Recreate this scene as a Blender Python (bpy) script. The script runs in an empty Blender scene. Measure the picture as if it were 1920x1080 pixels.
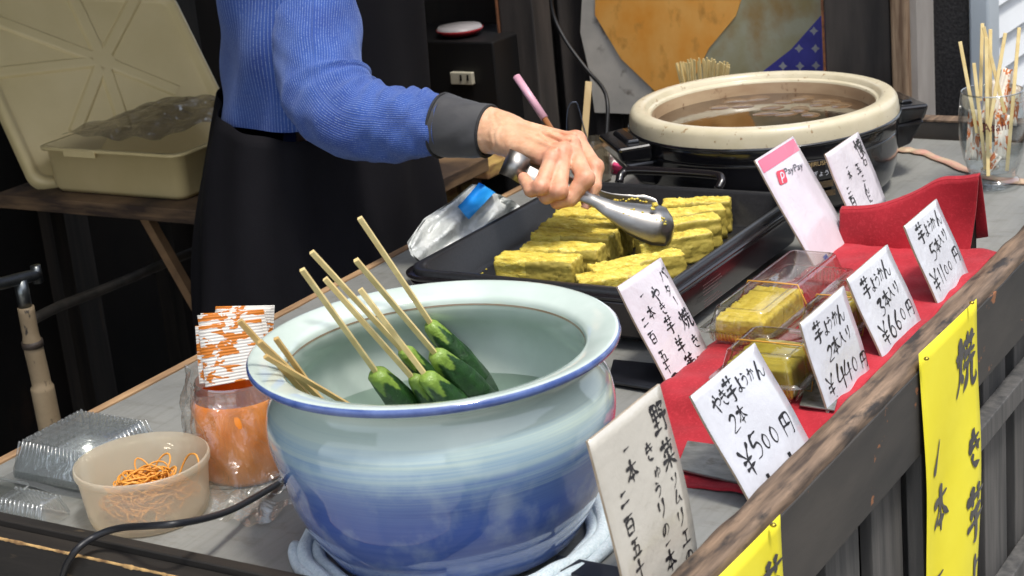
import bpy, bmesh, math, random
import numpy as np
from mathutils import Vector, Matrix
random.seed(7); rng = np.random.default_rng(5)
SC = bpy.context.scene; COL = SC.collection
# ------------------------------------------------------------------ camera
# world frame: x across the counter towards the customer, y along the counter, z = 0 on the counter top
FPX = 3400.; PITCH = math.radians(18.0); ROLL = math.radians(5.6); AZ = math.radians(57.3)
_e1 = np.array([math.cos(AZ), math.sin(AZ), 0]); _e2 = np.array([math.sin(AZ), -math.cos(AZ), 0])
RW = np.array([_e2, _e1, [0, 0, 1.]])
CAM = RW @ (np.array([0, 0, .72]) - np.array([.13, 1.33, 0]))
FW = RW @ np.array([0, math.cos(PITCH), -math.sin(PITCH)])
_r0 = RW @ np.array([1., 0, 0]); _u0 = np.cross(_r0, FW)
RT = math.cos(ROLL)*_r0 - math.sin(ROLL)*_u0
UP = math.sin(ROLL)*_r0 + math.cos(ROLL)*_u0
def ray(x, y): return FW + RT*(x-960)/FPX - UP*(y-540)/FPX
def Z(x, y, h=0.): d = ray(x, y); return CAM + d*((h-CAM[2])/d[2])
def X(x, y, v): d = ray(x, y); return CAM + d*((v-CAM[0])/d[0])
def Y(x, y, v): d = ray(x, y); return CAM + d*((v-CAM[1])/d[1])
def W(x, y, d): return CAM + ray(x, y)*d
def PL(x, y, o, n): d = ray(x, y); return CAM + d*((np.dot(np.array(o)-CAM, n))/np.dot(d, n))
def proj(p): d = np.array(p)-CAM; z = d@FW; return np.array([960+FPX*(d@RT)/z, 540-FPX*(d@UP)/z])
cd = bpy.data.cameras.new('camera'); cam = bpy.data.objects.new('camera', cd); COL.objects.link(cam)
cd.sensor_width = 36; cd.lens = FPX/1920*36; cd.clip_start = .05; cd.clip_end = 200
cam.matrix_world = Matrix(((RT[0], UP[0], -FW[0], CAM[0]), (RT[1], UP[1], -FW[1], CAM[1]), (RT[2], UP[2], -FW[2], CAM[2]), (0, 0, 0, 1)))
cd.dof.use_dof = True; cd.dof.focus_distance = 1.95; cd.dof.aperture_fstop = 15
SC.camera = cam
# ------------------------------------------------------------------ light
SUNV = Vector((.32, -.14, .93)).normalized()
SC.world = bpy.data.worlds.new('World'); SC.world.use_nodes = True
nt = SC.world.node_tree; sky = nt.nodes.new('ShaderNodeTexSky'); sky.sky_type = 'NISHITA'; sky.sun_disc = False
sky.sun_elevation = math.asin(SUNV.z); sky.sun_rotation = math.atan2(SUNV.x, SUNV.y)
sky.air_density = 1.0; sky.dust_density = 2.0; sky.ozone_density = 1.0
hs = nt.nodes.new('ShaderNodeHueSaturation'); hs.inputs['Saturation'].default_value = .5; nt.links.new(sky.outputs[0], hs.inputs['Color']); nt.links.new(hs.outputs[0], nt.nodes['Background'].inputs[0]); nt.nodes['Background'].inputs[1].default_value = .15
sl = bpy.data.lights.new('sun', 'SUN'); sl.energy = 1.45; sl.angle = math.radians(9); sl.color = (1, .95, .86)
sun = bpy.data.objects.new('sun', sl); COL.objects.link(sun); sun.rotation_euler = SUNV.to_track_quat('Z', 'Y').to_euler(); sun.location = SUNV*6
SC.view_settings.view_transform = 'Standard'; SC.view_settings.look = 'None'; SC.view_settings.gamma = 1
SC.view_settings.exposure = 1.05
SC.render.engine = 'CYCLES'; SC.cycles.use_denoising = True; SC.cycles.max_bounces = 10; SC.cycles.transparent_max_bounces = 24
SC.cycles.caustics_reflective = False; SC.cycles.caustics_refractive = False; SC.cycles.sample_clamp_indirect = 6
# ------------------------------------------------------------------ materials
def lin(c):
    return tuple((v/255/12.92 if v/255 <= .04045 else ((v/255+.055)/1.055)**2.4) for v in c)+(1,)
def base(name):
    m = bpy.data.materials.new(name); m.use_nodes = True
    return m, m.node_tree, m.node_tree.nodes['Principled BSDF']
def coords(t, sc=(1, 1, 1), kind='Object', rot=(0, 0, 0)):
    tc = t.nodes.new('ShaderNodeTexCoord'); mp = t.nodes.new('ShaderNodeMapping'); mp.inputs['Scale'].default_value = sc
    mp.inputs['Rotation'].default_value = rot
    t.links.new(tc.outputs[kind], mp.inputs[0]); return mp.outputs[0]
def noise(t, vec, scale=1, detail=4, rough=.55, dist=0):
    n = t.nodes.new('ShaderNodeTexNoise'); n.inputs['Scale'].default_value = scale; n.inputs['Detail'].default_value = detail
    n.inputs['Roughness'].default_value = rough; n.inputs['Distortion'].default_value = dist; t.links.new(vec, n.inputs['Vector']); return n.outputs['Fac']
def ramp(t, fac, stops):
    r = t.nodes.new('ShaderNodeValToRGB'); el = r.color_ramp.elements
    while len(el) < len(stops): el.new(.5)
    for e, (p, c) in zip(el, stops): e.position = p; e.color = c
    t.links.new(fac, r.inputs[0]); return r.outputs[0]
def mix(t, fac, a, b, mode='MIX'):
    m = t.nodes.new('ShaderNodeMix'); m.data_type = 'RGBA'; m.blend_type = mode
    for s, v in ((m.inputs[0], fac), (m.inputs[6], a), (m.inputs[7], b)):
        if isinstance(v, (int, float)): s.default_value = v
        elif isinstance(v, tuple): s.default_value = v
        else: t.links.new(v, s)
    return m.outputs[2]
def mth(t, op, a, b=0., c=None):
    m = t.nodes.new('ShaderNodeMath'); m.operation = op
    for i, v in enumerate((a, b) if c is None else (a, b, c)):
        if isinstance(v, (int, float)): m.inputs[i].default_value = v
        else: t.links.new(v, m.inputs[i])
    return m.outputs[0]
def bump(t, p, h, strength=.3, dist=.001):
    b = t.nodes.new('ShaderNodeBump'); b.inputs['Strength'].default_value = strength; b.inputs['Distance'].default_value = dist
    t.links.new(h, b.inputs['Height']); t.links.new(b.outputs[0], p.inputs['Normal'])
G8 = lambda v: (v, v, v, 1)
def M(name, c1, c2=None, sc=(30, 30, 30), stops=(.35, .65), rough=.5, metal=0, bmp=0, bsc=None, c3=None, st3=(.55, .75), sc3=(10, 10, 10), coat=0, spec=.5, rvar=0, detail=5, kind='Object', sss=0, bd=.001, emis=None, rot=(0, 0, 0), dist=0, sheen=0):
    m, t, p = base(name)
    cc = lin(c1)
    if c2 is None: p.inputs['Base Color'].default_value = cc
    else:
        n = noise(t, coords(t, sc, kind, rot), 1, detail, dist=dist)
        out = ramp(t, n, [(stops[0], cc), (stops[1], lin(c2))])
        if c3 is not None:
            n3 = noise(t, coords(t, sc3, kind, rot), 1, detail)
            out = mix(t, ramp(t, n3, [(st3[0], G8(0)), (st3[1], G8(1))]), out, lin(c3))
        t.links.new(out, p.inputs['Base Color'])
        if rvar: t.links.new(mth(t, 'MULTIPLY_ADD', n, rvar, rough-rvar/2), p.inputs['Roughness'])
    if not rvar: p.inputs['Roughness'].default_value = rough
    p.inputs['Metallic'].default_value = metal; p.inputs['Coat Weight'].default_value = coat; p.inputs['Coat Roughness'].default_value = .08
    p.inputs['Specular IOR Level'].default_value = spec; p.inputs['Sheen Weight'].default_value = sheen
    if sss: p.inputs['Subsurface Weight'].default_value = sss; p.inputs['Subsurface Radius'].default_value = (.006, .003, .0015); p.inputs['Subsurface Scale'].default_value = 1.
    if bmp: bump(t, p, noise(t, coords(t, bsc or sc, kind, rot), 1, 6), bmp, bd)
    return m
def clear(name, tint=(250, 250, 250), gl=.06, edge=.55, rough=.05, white=0., wcol=(235, 235, 230), bmp=0, bsc=(60, 60, 60), blend=.35, bd=.004):
    """thin clear plastic or glass skin: passes light, mirrors it at the edges, may be milky"""
    m = bpy.data.materials.new(name); m.use_nodes = True; t = m.node_tree; t.nodes.clear()
    o = t.nodes.new('ShaderNodeOutputMaterial'); tr = t.nodes.new('ShaderNodeBsdfTransparent'); tr.inputs[0].default_value = lin(tint)
    g = t.nodes.new('ShaderNodeBsdfGlossy'); g.inputs['Roughness'].default_value = rough
    lw = t.nodes.new('ShaderNodeLayerWeight'); lw.inputs[0].default_value = blend
    f = mth(t, 'MULTIPLY_ADD', lw.outputs['Facing'], edge, gl)
    mx = t.nodes.new('ShaderNodeMixShader'); t.links.new(f, mx.inputs[0]); t.links.new(tr.outputs[0], mx.inputs[1]); t.links.new(g.outputs[0], mx.inputs[2])
    last = mx.outputs[0]
    if white:
        d = t.nodes.new('ShaderNodeBsdfPrincipled'); d.inputs['Base Color'].default_value = lin(wcol); d.inputs['Roughness'].default_value = .35; d.inputs['Subsurface Weight'].default_value = 0
        tl = t.nodes.new('ShaderNodeBsdfTranslucent'); tl.inputs[0].default_value = lin(wcol)
        m3 = t.nodes.new('ShaderNodeMixShader'); m3.inputs[0].default_value = .45; t.links.new(d.outputs[0], m3.inputs[1]); t.links.new(tl.outputs[0], m3.inputs[2])
        m2 = t.nodes.new('ShaderNodeMixShader'); m2.inputs[0].default_value = white; t.links.new(last, m2.inputs[1]); t.links.new(m3.outputs[0], m2.inputs[2]); last = m2.outputs[0]
    if bmp:
        b = t.nodes.new('ShaderNodeBump'); b.inputs['Strength'].default_value = bmp; b.inputs['Distance'].default_value = bd
        t.links.new(noise(t, coords(t, bsc), 1, 3, dist=1.2), b.inputs['Height']); t.links.new(b.outputs[0], g.inputs['Normal'])
        t.links.new(b.outputs[0], lw.inputs['Normal'])
    t.links.new(last, o.inputs[0]); return m
# ------------------------------------------------------------------ mesh helpers
def setp(o, label=None, cat=None, group=None, kind=None):
    if label: o['label'] = label
    if cat: o['category'] = cat
    if group: o['group'] = group
    if kind: o['kind'] = kind
    return o
def thing(name, label, cat, loc=(0, 0, 0), group=None):
    o = bpy.data.objects.new(name, None); COL.objects.link(o); o.location = tuple(float(v) for v in loc); o.empty_display_size = .02
    return setp(o, label, cat, group)
def wloc(o):
    v = Vector((0, 0, 0))
    while o is not None: v += o.location; o = o.parent
    return np.array(v)
class G:
    """collects shapes into one mesh"""
    def __init__(s): s.v = []; s.f = []; s.mi = []; s.cur = 0; s.sm = []; s.smooth = True
    def add(s, vs, fs):
        b = len(s.v); s.v += [tuple(float(c) for c in v) for v in vs]
        for f in fs: s.f.append(tuple(b+i for i in f)); s.mi.append(s.cur); s.sm.append(s.smooth)
        return s
    def box(s, x0, x1, y0, y1, z0, z1, rot=0, c=None):
        vs = [(x, y, z) for z in (z0, z1) for y in (y0, y1) for x in (x0, x1)]
        if rot:
            cx, cy = c if c else ((x0+x1)/2, (y0+y1)/2); ca, sa = math.cos(rot), math.sin(rot)
            vs = [(cx+(x-cx)*ca-(y-cy)*sa, cy+(x-cx)*sa+(y-cy)*ca, z) for x, y, z in vs]
        sm = s.smooth; s.smooth = False
        s.add(vs, [(0, 2, 3, 1), (4, 5, 7, 6), (0, 1, 5, 4), (2, 6, 7, 3), (0, 4, 6, 2), (1, 3, 7, 5)]); s.smooth = sm; return s
    def hexa(s, a):
        """8 corners: 4 bottom ccw, 4 top ccw"""
        sm = s.smooth; s.smooth = False
        s.add(a, [(3, 2, 1, 0), (4, 5, 6, 7), (0, 1, 5, 4), (1, 2, 6, 5), (2, 3, 7, 6), (3, 0, 4, 7)]); s.smooth = sm; return s
    def bar(s, a, b, w, h, upv=(0, 0, 1), w2=None, h2=None):
        a = np.array(a, float); b = np.array(b, float); d = (b-a)/np.linalg.norm(b-a)
        u = np.cross(d, np.array(upv, float)); u /= np.linalg.norm(u); n = np.cross(u, d)
        w2 = w if w2 is None else w2; h2 = h if h2 is None else h2
        r = lambda c, ww, hh: [c-u*ww/2-n*hh/2, c+u*ww/2-n*hh/2, c+u*ww/2+n*hh/2, c-u*ww/2+n*hh/2]
        vs = r(a, w, h)+r(b, w2, h2); sm = s.smooth; s.smooth = False
        s.add(vs, [(3, 2, 1, 0), (4, 5, 6, 7), (0, 1, 5, 4), (1, 2, 6, 5), (2, 3, 7, 6), (3, 0, 4, 7)]); s.smooth = sm; return s
    def lathe(s, prof, c=(0, 0, 0), n=64, close=False, sx=1, sy=1, a0=0):
        b = []
        for r, z in prof:
            for k in range(n):
                t = 2*math.pi*k/n+a0; b.append((c[0]+r*math.cos(t)*sx, c[1]+r*math.sin(t)*sy, c[2]+z))
        f = [(i*n+k, i*n+(k+1) % n, (i+1)*n+(k+1) % n, (i+1)*n+k) for i in range(len(prof)-1) for k in range(n)]
        if close: f.append(tuple(reversed(range(n)))); f.append(tuple((len(prof)-1)*n+k for k in range(n)))
        return s.add(b, f)
    def tube(s, pts, r, n=10, cap=True, closed=False, sx=1.):
        P = [np.array(p, float) for p in pts]; m = len(P); rr = r if hasattr(r, '__len__') else [r]*m
        T = []
        for i in range(m):
            a = P[(i-1) % m] if (closed or i > 0) else P[0]; c = P[(i+1) % m] if (closed or i < m-1) else P[-1]
            d = c-a; T.append(d/(np.linalg.norm(d)+1e-12))
        ref = np.array([0, 0, 1.]) if abs(T[0][2]) < .9 else np.array([1., 0, 0]); u = np.cross(T[0], ref); u /= np.linalg.norm(u)
        vs = []
        for i in range(m):
            u = u-T[i]*(u@T[i]); u /= np.linalg.norm(u); w = np.cross(T[i], u)
            for k in range(n):
                t = 2*math.pi*k/n; vs.append(P[i]+(u*math.cos(t)*sx+w*math.sin(t))*rr[i])
        fs = [(i*n+k, i*n+(k+1) % n, ((i+1) % m)*n+(k+1) % n, ((i+1) % m)*n+k) for i in range(m if closed else m-1) for k in range(n)]
        if cap and not closed: fs += [tuple(reversed(range(n))), tuple((m-1)*n+k for k in range(n))]
        return s.add(vs, fs)
    def grid(s, fn, nu, nv, closeu=False):
        vs = [fn(i/(nu if closeu else nu-1), j/(nv-1)) for j in range(nv) for i in range(nu)]
        fs = [(j*nu+i, j*nu+(i+1) % nu, (j+1)*nu+(i+1) % nu, (j+1)*nu+i) for j in range(nv-1) for i in range(nu if closeu else nu-1)]
        return s.add(vs, fs)
    def poly(s, pts, thick=None, n=(0, 0, 1)):
        P = [np.array(p, float) for p in pts]; m = len(P); sm = s.smooth; s.smooth = False
        if thick is None: s.add(P, [tuple(range(m))])
        else:
            d = np.array(n, float)*thick
            s.add([p for p in P]+[p+d for p in P], [tuple(reversed(range(m))), tuple(range(m, 2*m))]+[(i, (i+1) % m, m+(i+1) % m, m+i) for i in range(m)])
        s.smooth = sm; return s
    def part(s, name, mats, parent=None, bevel=0, sub=0, solid=0, uv=None, seg=2, attr=None):
        me = bpy.data.meshes.new(name); off = wloc(parent) if parent is not None else np.zeros(3)
        me.from_pydata([tuple(np.array(v)-off) for v in s.v], [], s.f)
        for m in (mats if isinstance(mats, (list, tuple)) else [mats]): me.materials.append(m)
        for p, mi, sm in zip(me.polygons, s.mi, s.sm): p.material_index = mi; p.use_smooth = sm
        if uv is not None:
            l = me.uv_layers.new(name='UVMap')
            for lp in me.loops: l.data[lp.index].uv = uv[lp.vertex_index]
        if attr:
            for k, arr in attr.items():
                a = me.attributes.new(k, 'FLOAT', 'POINT'); a.data.foreach_set('value', np.array(arr, dtype=np.float32))
        me.update(); o = bpy.data.objects.new(name, me); COL.objects.link(o)
        if parent is not None: o.parent = parent
        if solid: md = o.modifiers.new('s', 'SOLIDIFY'); md.thickness = solid; md.offset = 0
        if bevel: md = o.modifiers.new('b', 'BEVEL'); md.width = bevel; md.segments = seg; md.limit_method = 'ANGLE'; md.angle_limit = math.radians(35); md.harden_normals = False
        if sub: md = o.modifiers.new('u', 'SUBSURF'); md.levels = sub; md.render_levels = sub
        return o
def copy_tree(o, parent=None):
    c = o.copy(); COL.objects.link(c)
    if parent is not None: c.parent = parent
    for ch in list(o.children): copy_tree(ch, c)
    return c
def spline(pts, n=12):
    P = [np.array(p, float) for p in pts]; P = [2*P[0]-P[1]]+P+[2*P[-1]-P[-2]]; out = []
    for i in range(1, len(P)-2):
        for k in range(n):
            t = k/n; a, b, c, d = P[i-1:i+3]
            out.append(.5*((2*b)+(c-a)*t+(2*a-5*b+4*c-d)*t*t+(3*b-a-3*c+d)*t**3))
    out.append(P[-2]); return out
def vnoise(p, seed=0):
    """cheap smooth pseudo noise of an (N,3) array, about -1..1"""
    r = np.random.default_rng(seed); s = 0
    for k in range(5):
        d = r.normal(size=3)*(1+.6*k); s = s+np.sin(p@d+r.uniform(0, 6.3))/(1+.5*k)
    return s/2.2
def nets(fn, lo, hi, h):
    """surface nets of a signed distance function"""
    lo = np.array(lo); n = np.ceil((np.array(hi)-lo)/h).astype(int)+1
    gx, gy, gz = [lo[i]+h*np.arange(n[i]) for i in range(3)]
    P = np.stack(np.meshgrid(gx, gy, gz, indexing='ij'), -1).reshape(-1, 3); D = fn(P).reshape(n)
    I = D < 0; c = np.zeros(n-1, int); acc = np.zeros(tuple(n-1)+(3,)); cnt = np.zeros(n-1)
    corners = [(i, j, k) for i in (0, 1) for j in (0, 1) for k in (0, 1)]
    sl = lambda A, o: A[o[0]:n[0]-1+o[0], o[1]:n[1]-1+o[1], o[2]:n[2]-1+o[2]]
    for a in corners:
        for ax in range(3):
            if a[ax]: continue
            b = list(a); b[ax] = 1; da, db = sl(D, a), sl(D, b); m = (da < 0) != (db < 0)
            t = np.where(m, da/np.where(m, da-db, 1), 0)
            for q in range(3): acc[..., q] += np.where(m, a[q]+(t if q == ax else 0), 0)
            cnt += m
    act = cnt > 0; idx = -np.ones(n-1, int); idx[act] = np.arange(act.sum())
    base_ = np.stack(np.nonzero(act), -1); V = lo+h*(base_+acc[act]/cnt[act][:, None]); F = []
    for ax in range(3):
        o = [0, 0, 0]; o[ax] = 1; u, v = [(1, 2), (2, 0), (0, 1)][ax]
        A = I[tuple(slice(0, n[q]-(1 if q == ax else 0)) for q in range(3))]; B = I[tuple(slice(1 if q == ax else 0, n[q]) for q in range(3))]
        e = np.stack(np.nonzero(A != B), -1); e = e[(e[:, u] > 0) & (e[:, v] > 0) & (e[:, u] < n[u]-1) & (e[:, v] < n[v]-1)]
        if not len(e): continue
        q = []
        for du, dv in ((1, 1), (0, 1), (0, 0), (1, 0)):
            w = e.copy(); w[:, u] -= du; w[:, v] -= dv; q.append(idx[w[:, 0], w[:, 1], w[:, 2]])
        q = np.stack(q, -1); fl = ~A[e[:, 0], e[:, 1], e[:, 2]]; q[fl] = q[fl][:, ::-1]; F += q.tolist()
    return V, F
def cone(p, a, b, ra, rb):
    a = np.array(a); b = np.array(b); ab = b-a; t = np.clip(((p-a)@ab)/(ab@ab), 0, 1)
    return np.linalg.norm(p-a-t[:, None]*ab, axis=1)-(ra+(rb-ra)*t)
def smin(a, b, k): h = np.clip(.5+.5*(b-a)/k, 0, 1); return b+(a-b)*h-k*h*(1-h)

# ================================================================== SETTING
m_ground = M('worn_paving', (140, 138, 134), (165, 162, 156), (6, 6, 6), rough=.85, bmp=.3)
G().box(-6, 8, -7, 9, -.80, -.75).part('ground', m_ground)['kind'] = 'structure'
m_darkwood = M('dark_stained_wood', (22, 19, 17), (38, 33, 28), (60, 60, 4), rough=.72, spec=.2, bmp=.3, bsc=(200, 200, 8), c3=(56, 44, 32), st3=(.68, .76), sc3=(40, 40, 6))
m_darkwall = M('near_black_wall', (9, 8, 7), (24, 19, 15), (5, 5, 3), rough=.9, spec=.15, bmp=.5, bsc=(20, 20, 20), c3=(44, 31, 21), st3=(.64, .78), sc3=(9, 9, 4))  # near-black base with random brown blotches
w = thing('back_wall', 'dark stained wall behind the vendor and shelf', 'wall', (-2.1, 1, -.75))
G().box(-2.2, -2.1, -1.6, 2.6, -.75, 1.7).part('wall_panel', m_darkwall, w)
g = G()
for y in np.arange(-1.2, 2.5, .42): g.box(-2.1, -2.06, y, y+.07, -.75, 1.7)
g.part('batten', m_darkwood, w, bevel=.003)
w = thing('unseen_shade_roof', 'unseen dark board roof added to shade the back of the stall', 'roof', (-1.9, .6, 1.5))
G().box(-2.6, -.70, -1.8, 2.6, 1.5, 1.54).part('shade_roof_board', m_darkwood, w)  # out of view, added and widened to keep the sun off the shelf
# right hand back wall with boards, posts
m_post = M('weathered_dark_post', (44, 41, 40), (72, 66, 62), (25, 25, 5), rough=.7, bmp=.35, bsc=(160, 160, 12), c3=(120, 84, 60), st3=(.7, .76), sc3=(30, 30, 4))
m_curtain = M('dark_brown_curtain', (40, 36, 34), (54, 48, 45), (14, 14, 5), rough=.9, bmp=.2, bsc=(400, 400, 400))
def upright(name, label, cat, px0, px1, y, depth, mat, z0=-.75, z1=1.6, row=120, bevel=.003):
    a = Y(px0, row, y); b = Y(px1, row, y); t = thing(name, label, cat, ((a[0]+b[0])/2, y, z0))
    G().box(a[0], b[0], y, y+depth, z0, z1).part('board' if 'board' in name or 'post' in name else 'panel', mat, t, bevel=bevel); return t, a[0], b[0]
t, xa, xb = upright('dark_board', 'very dark board behind the vendor, left of the brown post', 'board', 640, 952, 1.60, .03, M('black_brown_board', (24, 20, 17), (36, 29, 24), (30, 30, 4), rough=.8))
t, xa, xb = upright('wooden_post', 'dark brown post with chipped orange edge behind the hand', 'post', 944, 1008, 1.50, .06, m_post)
G().box(xa-.0035, xa-.0005, 1.497, 1.503, -.6, 1.5).part('worn_edge', M('bare_orange_wood', (150, 96, 62), (96, 62, 42), (30, 30, 60), rough=.8), t)
# curtain
cu = thing('brown_curtain', 'dark brown cloth curtain hanging beside the poster', 'curtain', (-.98, 1.6, -.3))
x0, x1 = Y(1000, 100, 1.58)[0], Y(1180, 100, 1.58)[0]
G().grid(lambda u, v: (x0+(x1-x0)*u, 1.625+.016*math.sin(u*19+.7*math.sin(v*4))+.005*math.sin(u*47), -.3+1.6*v), 60, 14).part('curtain_cloth', m_curtain, cu)
# poster
m_pw = M('faded_poster_paper', (176, 172, 164), (200, 194, 184), (14, 14, 14), rough=.75, c3=(96, 84, 74), st3=(.62, .72), sc3=(18, 18, 18), bmp=.15, bsc=(30, 30, 12), bd=.004)
m_po = M('orange_print', (232, 152, 50), (242, 184, 100), (16, 16, 12), stops=(.3, .7), rough=.6, c3=(204, 144, 66), st3=(.55, .7), sc3=(36, 36, 22), bmp=.15, bsc=(30, 30, 10), bd=.004)
m_pg = M('green_grey_print', (150, 142, 98), (166, 164, 140), (12, 12, 10), stops=(.35, .6), rough=.6, c3=(150, 118, 62), st3=(.52, .7), sc3=(11, 11, 9), bmp=.15, bsc=(30, 30, 10), bd=.004)
m_pb = M('indigo_print', (58, 58, 140), (68, 68, 156), (40, 40, 40), rough=.6)
m_pd = M('pale_print', (170, 172, 176), (150, 152, 158), (40, 40, 40), rough=.6)
po = thing('wall_poster', 'faded cloth poster with orange, grey green and indigo print behind the round cooker', 'poster', (-.7, 1.6, -.1))
def pz(px, dy=0.): return lambda q: Y(q[0], q[1], 1.6-dy)
def flat(pts, dy, mat, name, thick=.0012):
    g = G(); g.poly([Y(x, y, 1.6-dy) for x, y in pts][::-1], thick, (0, -1, 0)); return g.part(name, mat, po)
flat([(1098, -90), (1090, 60), (1106, 130), (1117, 210), (1270, 216), (1420, 300), (1560, 300), (1552, -60)], 0, m_pw, 'poster_sheet', .004)
flat([(1118, -90), (1116, 28), (1165, 110), (1230, 172), (1300, 150), (1330, 90), (1380, 30), (1420, -90)], .0056, m_po, 'orange_print')
flat([(1222, 166), (1236, 300), (1440, 300), (1440, 130), (1552, 34), (1552, -90), (1404, -90), (1364, 30), (1314, 92), (1282, 146)], .0040, m_pg, 'grey_green_print')
flat([(1425, 300), (1425, 138), (1484, 92), (1544, 24), (1552, 20), (1556, 300)], .0056, m_pb, 'indigo_corner')
g = G()
for cx, cy in ((1526, 58), (1498, 91), (1529, 91), (1468, 124), (1500, 124), (1530, 123), (1484, 150), (1515, 152), (1543, 150)):
    pts = []
    for k in range(8):
        r = 8.5 if k % 2 == 0 else 4.6; pts.append(Y(cx+r*math.sin(k*math.pi/4), cy-r*math.cos(k*math.pi/4), 1.6-.0073))
    g.poly(pts[::-1])
g.part('star_pattern', m_pd, po)
# posts at right
t, xa, xb = upright('board_post', 'wide dark stained board post right of the poster', 'post', 1548, 1670, 1.54, .05, m_post)
G().box(xa-.003, xa-.0003, 1.537, 1.543, -.6, 1.5).part('worn_edge', bpy.data.materials['bare_orange_wood'], t)
m_wp = M('weathered_brown_post', (96, 74, 56), (150, 128, 104), (80, 80, 7), stops=(.38, .62), rough=.75, bmp=.5, bsc=(150, 150, 10), c3=(58, 44, 36), st3=(.6, .68), sc3=(50, 50, 7))
upright('wooden_post', 'weathered brown post with grooved face at the corner of the stall', 'post', 1671, 1702, 1.50, .08, m_wp)
upright('corner_post', 'pale grey metal corner strip beside the brown post', 'post', 1703, 1721, 1.515, .08, M('grey_strip', (158, 152, 146), (136, 130, 124), (14, 14, 5), rough=.6), bevel=.001)
m_gran = M('rough_black_render', (66, 64, 63), (92, 88, 86), (220, 220, 220), stops=(.4, .6), rough=.6, bmp=.9, bsc=(170, 170, 170), c3=(150, 148, 144), st3=(.69, .73), sc3=(230, 230, 230), bd=.002)
a = Y(1722, 120, 1.75); b = Y(1816, 120, 1.75); c_ = Y(1835, 120, 1.75); d_ = Y(1872, 120, 1.75)
w = thing('black_wall', 'rough speckled black rendered wall right of the corner post', 'wall', (a[0], 1.75, -.75))
G().box(a[0]-.1, b[0], 1.75, 1.9, -.75, 1.7).part('wall_face', m_gran, w)
G().box(b[0], c_[0], 1.752, 1.9, -.75, 1.7).part('wall_return', M('speckled_grey_render', (120, 116, 104), (70, 66, 60), (240, 240, 240), stops=(.45, .55), rough=.5, bmp=.8, bsc=(170, 170, 170)), w)
w = thing('louvred_shutter', 'white slatted shutter in a grey frame at the far right', 'shutter', (d_[0], 1.78, -.75))
m_fr = M('grey_painted_frame', (186, 196, 204), (174, 184, 192), (4, 4, 4), rough=.4); m_lv = M('white_slat', (236, 240, 244), (226, 230, 234), (4, 4, 4), rough=.35)
G().box(c_[0], d_[0], 1.70, 1.76, -.75, 1.6).part('frame', m_fr, w, bevel=.004)
xl_ = Y(1868, 120, 1.76)[0]
G().box(xl_-.03, xl_-.012, 1.76, 3.6, -.75, 1.7).part('backing', m_lv, w)
for k in range(34):
    z = -.55+k*.055; g = G(); g.hexa([(xl_-.012, 1.765, z), (xl_+.004, 1.765, z-.004), (xl_+.004, 3.5, z-.004), (xl_-.012, 3.5, z), (xl_-.012, 1.765, z+.046), (xl_-.008, 1.765, z+.046), (xl_-.008, 3.5, z+.046), (xl_-.012, 3.5, z+.046)]); g.part('slat', m_lv, w)
# street building opposite, seen only as reflections in the glazed bowl
ob = thing('street_building', 'plain shopfront across the street, mirrored in the bowl', 'building', (4.5, -3.5, -.75))
m_ob = M('shopfront_plaster', (150, 146, 140), (120, 116, 110), (.8, .8, .8), rough=.8)
G().box(4.5, 5.2, -7, 8, -.75, 3.4).part('wall', m_ob, ob)
for k in range(5): G().box(4.46, 4.498, -5.5+k*2.2, -4.2+k*2.2, .2, 2.0).part('window', M('shop_glass_%d' % k, (40, 50, 60), rough=.1) if k == 0 else bpy.data.materials['shop_glass_0'], ob)

# ================================================================== COUNTER
ct = thing('market_counter', 'dark weathered wooden stall counter with slatted front and worn top rail', 'counter', (-.4, .7, -.75))
m_rail = M('worn_brown_rail', (64, 51, 41), (142, 118, 96), (130, 11, 130), stops=(.34, .70), rough=.62, bmp=.55, bsc=(170, 12, 170), c3=(44, 38, 34), st3=(.54, .64), sc3=(40, 12, 40), bd=.002, detail=9)
m_fasc = M('black_worn_fascia', (40, 39, 38), (66, 62, 58), (12, 3, 12), rough=.68, bmp=.35, bsc=(200, 20, 200), c3=(142, 92, 58), st3=(.64, .67), sc3=(36, 22, 36))
m_slat = M('grey_stained_slat', (62, 62, 62), (92, 90, 88), (70, 70, 5), rough=.72, bmp=.35, bsc=(220, 220, 10), c3=(112, 78, 54), st3=(.73, .77), sc3=(30, 30, 6))
m_ply = M('plywood_top', (120, 100, 76), (140, 120, 94), (4, 30, 4), rough=.8)
G().box(-.822, -.02, -.10, 1.50, -.03, -.002).part('counter_top', m_ply, ct)
g = G(); n = 60
def railsec(y):
    w1 = .0008*math.sin(y*37)+.0006*math.sin(y*83+1); return [(-.021, .002), (-.021, .0285+w1), (-.018, .031+w1*.5), (.004, .0312-w1*.5), (.0095, .028+w1), (.0115, .022), (.0115, .002)]
ys = np.linspace(-.25, 1.9, n*3); vs = []; fs = []
for y in ys: vs += [(x+.0005*math.sin(y*61+x*300), y, z) for x, z in railsec(y)]
for i in range(len(ys)-1): fs += [(i*7+k, i*7+(k+1) % 7, (i+1)*7+(k+1) % 7, (i+1)*7+k) for k in range(7)]
g.add(vs, fs); g.part('top_rail', m_rail, ct)
G().box(.0, .0135, -.25, 1.9, -.072, .0205).part('front_board', m_fasc, ct, bevel=.0012)
for k, y in enumerate(np.arange(-.22, 1.9, .125)):
    G().box(-.022, -.008, y, y+.088, -.75, -.03).part('slat', m_slat, ct, bevel=.0012)
for y in (.02, .50, .98, 1.46): G().box(-.006, .012, y, y+.035, -.75, -.073).part('post', m_slat, ct, bevel=.0015)
for z, dx in ((-.155, .006), (-.40, .006), (-.64, .006)):
    for ya, yb in ((-.2, .018), (.537, .62), (.66, .978), (1.017, 1.45)): G().box(-.0075, .0135, ya, yb, z, z+.028).part('crosspiece', m_slat, ct, bevel=.0015)
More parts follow.
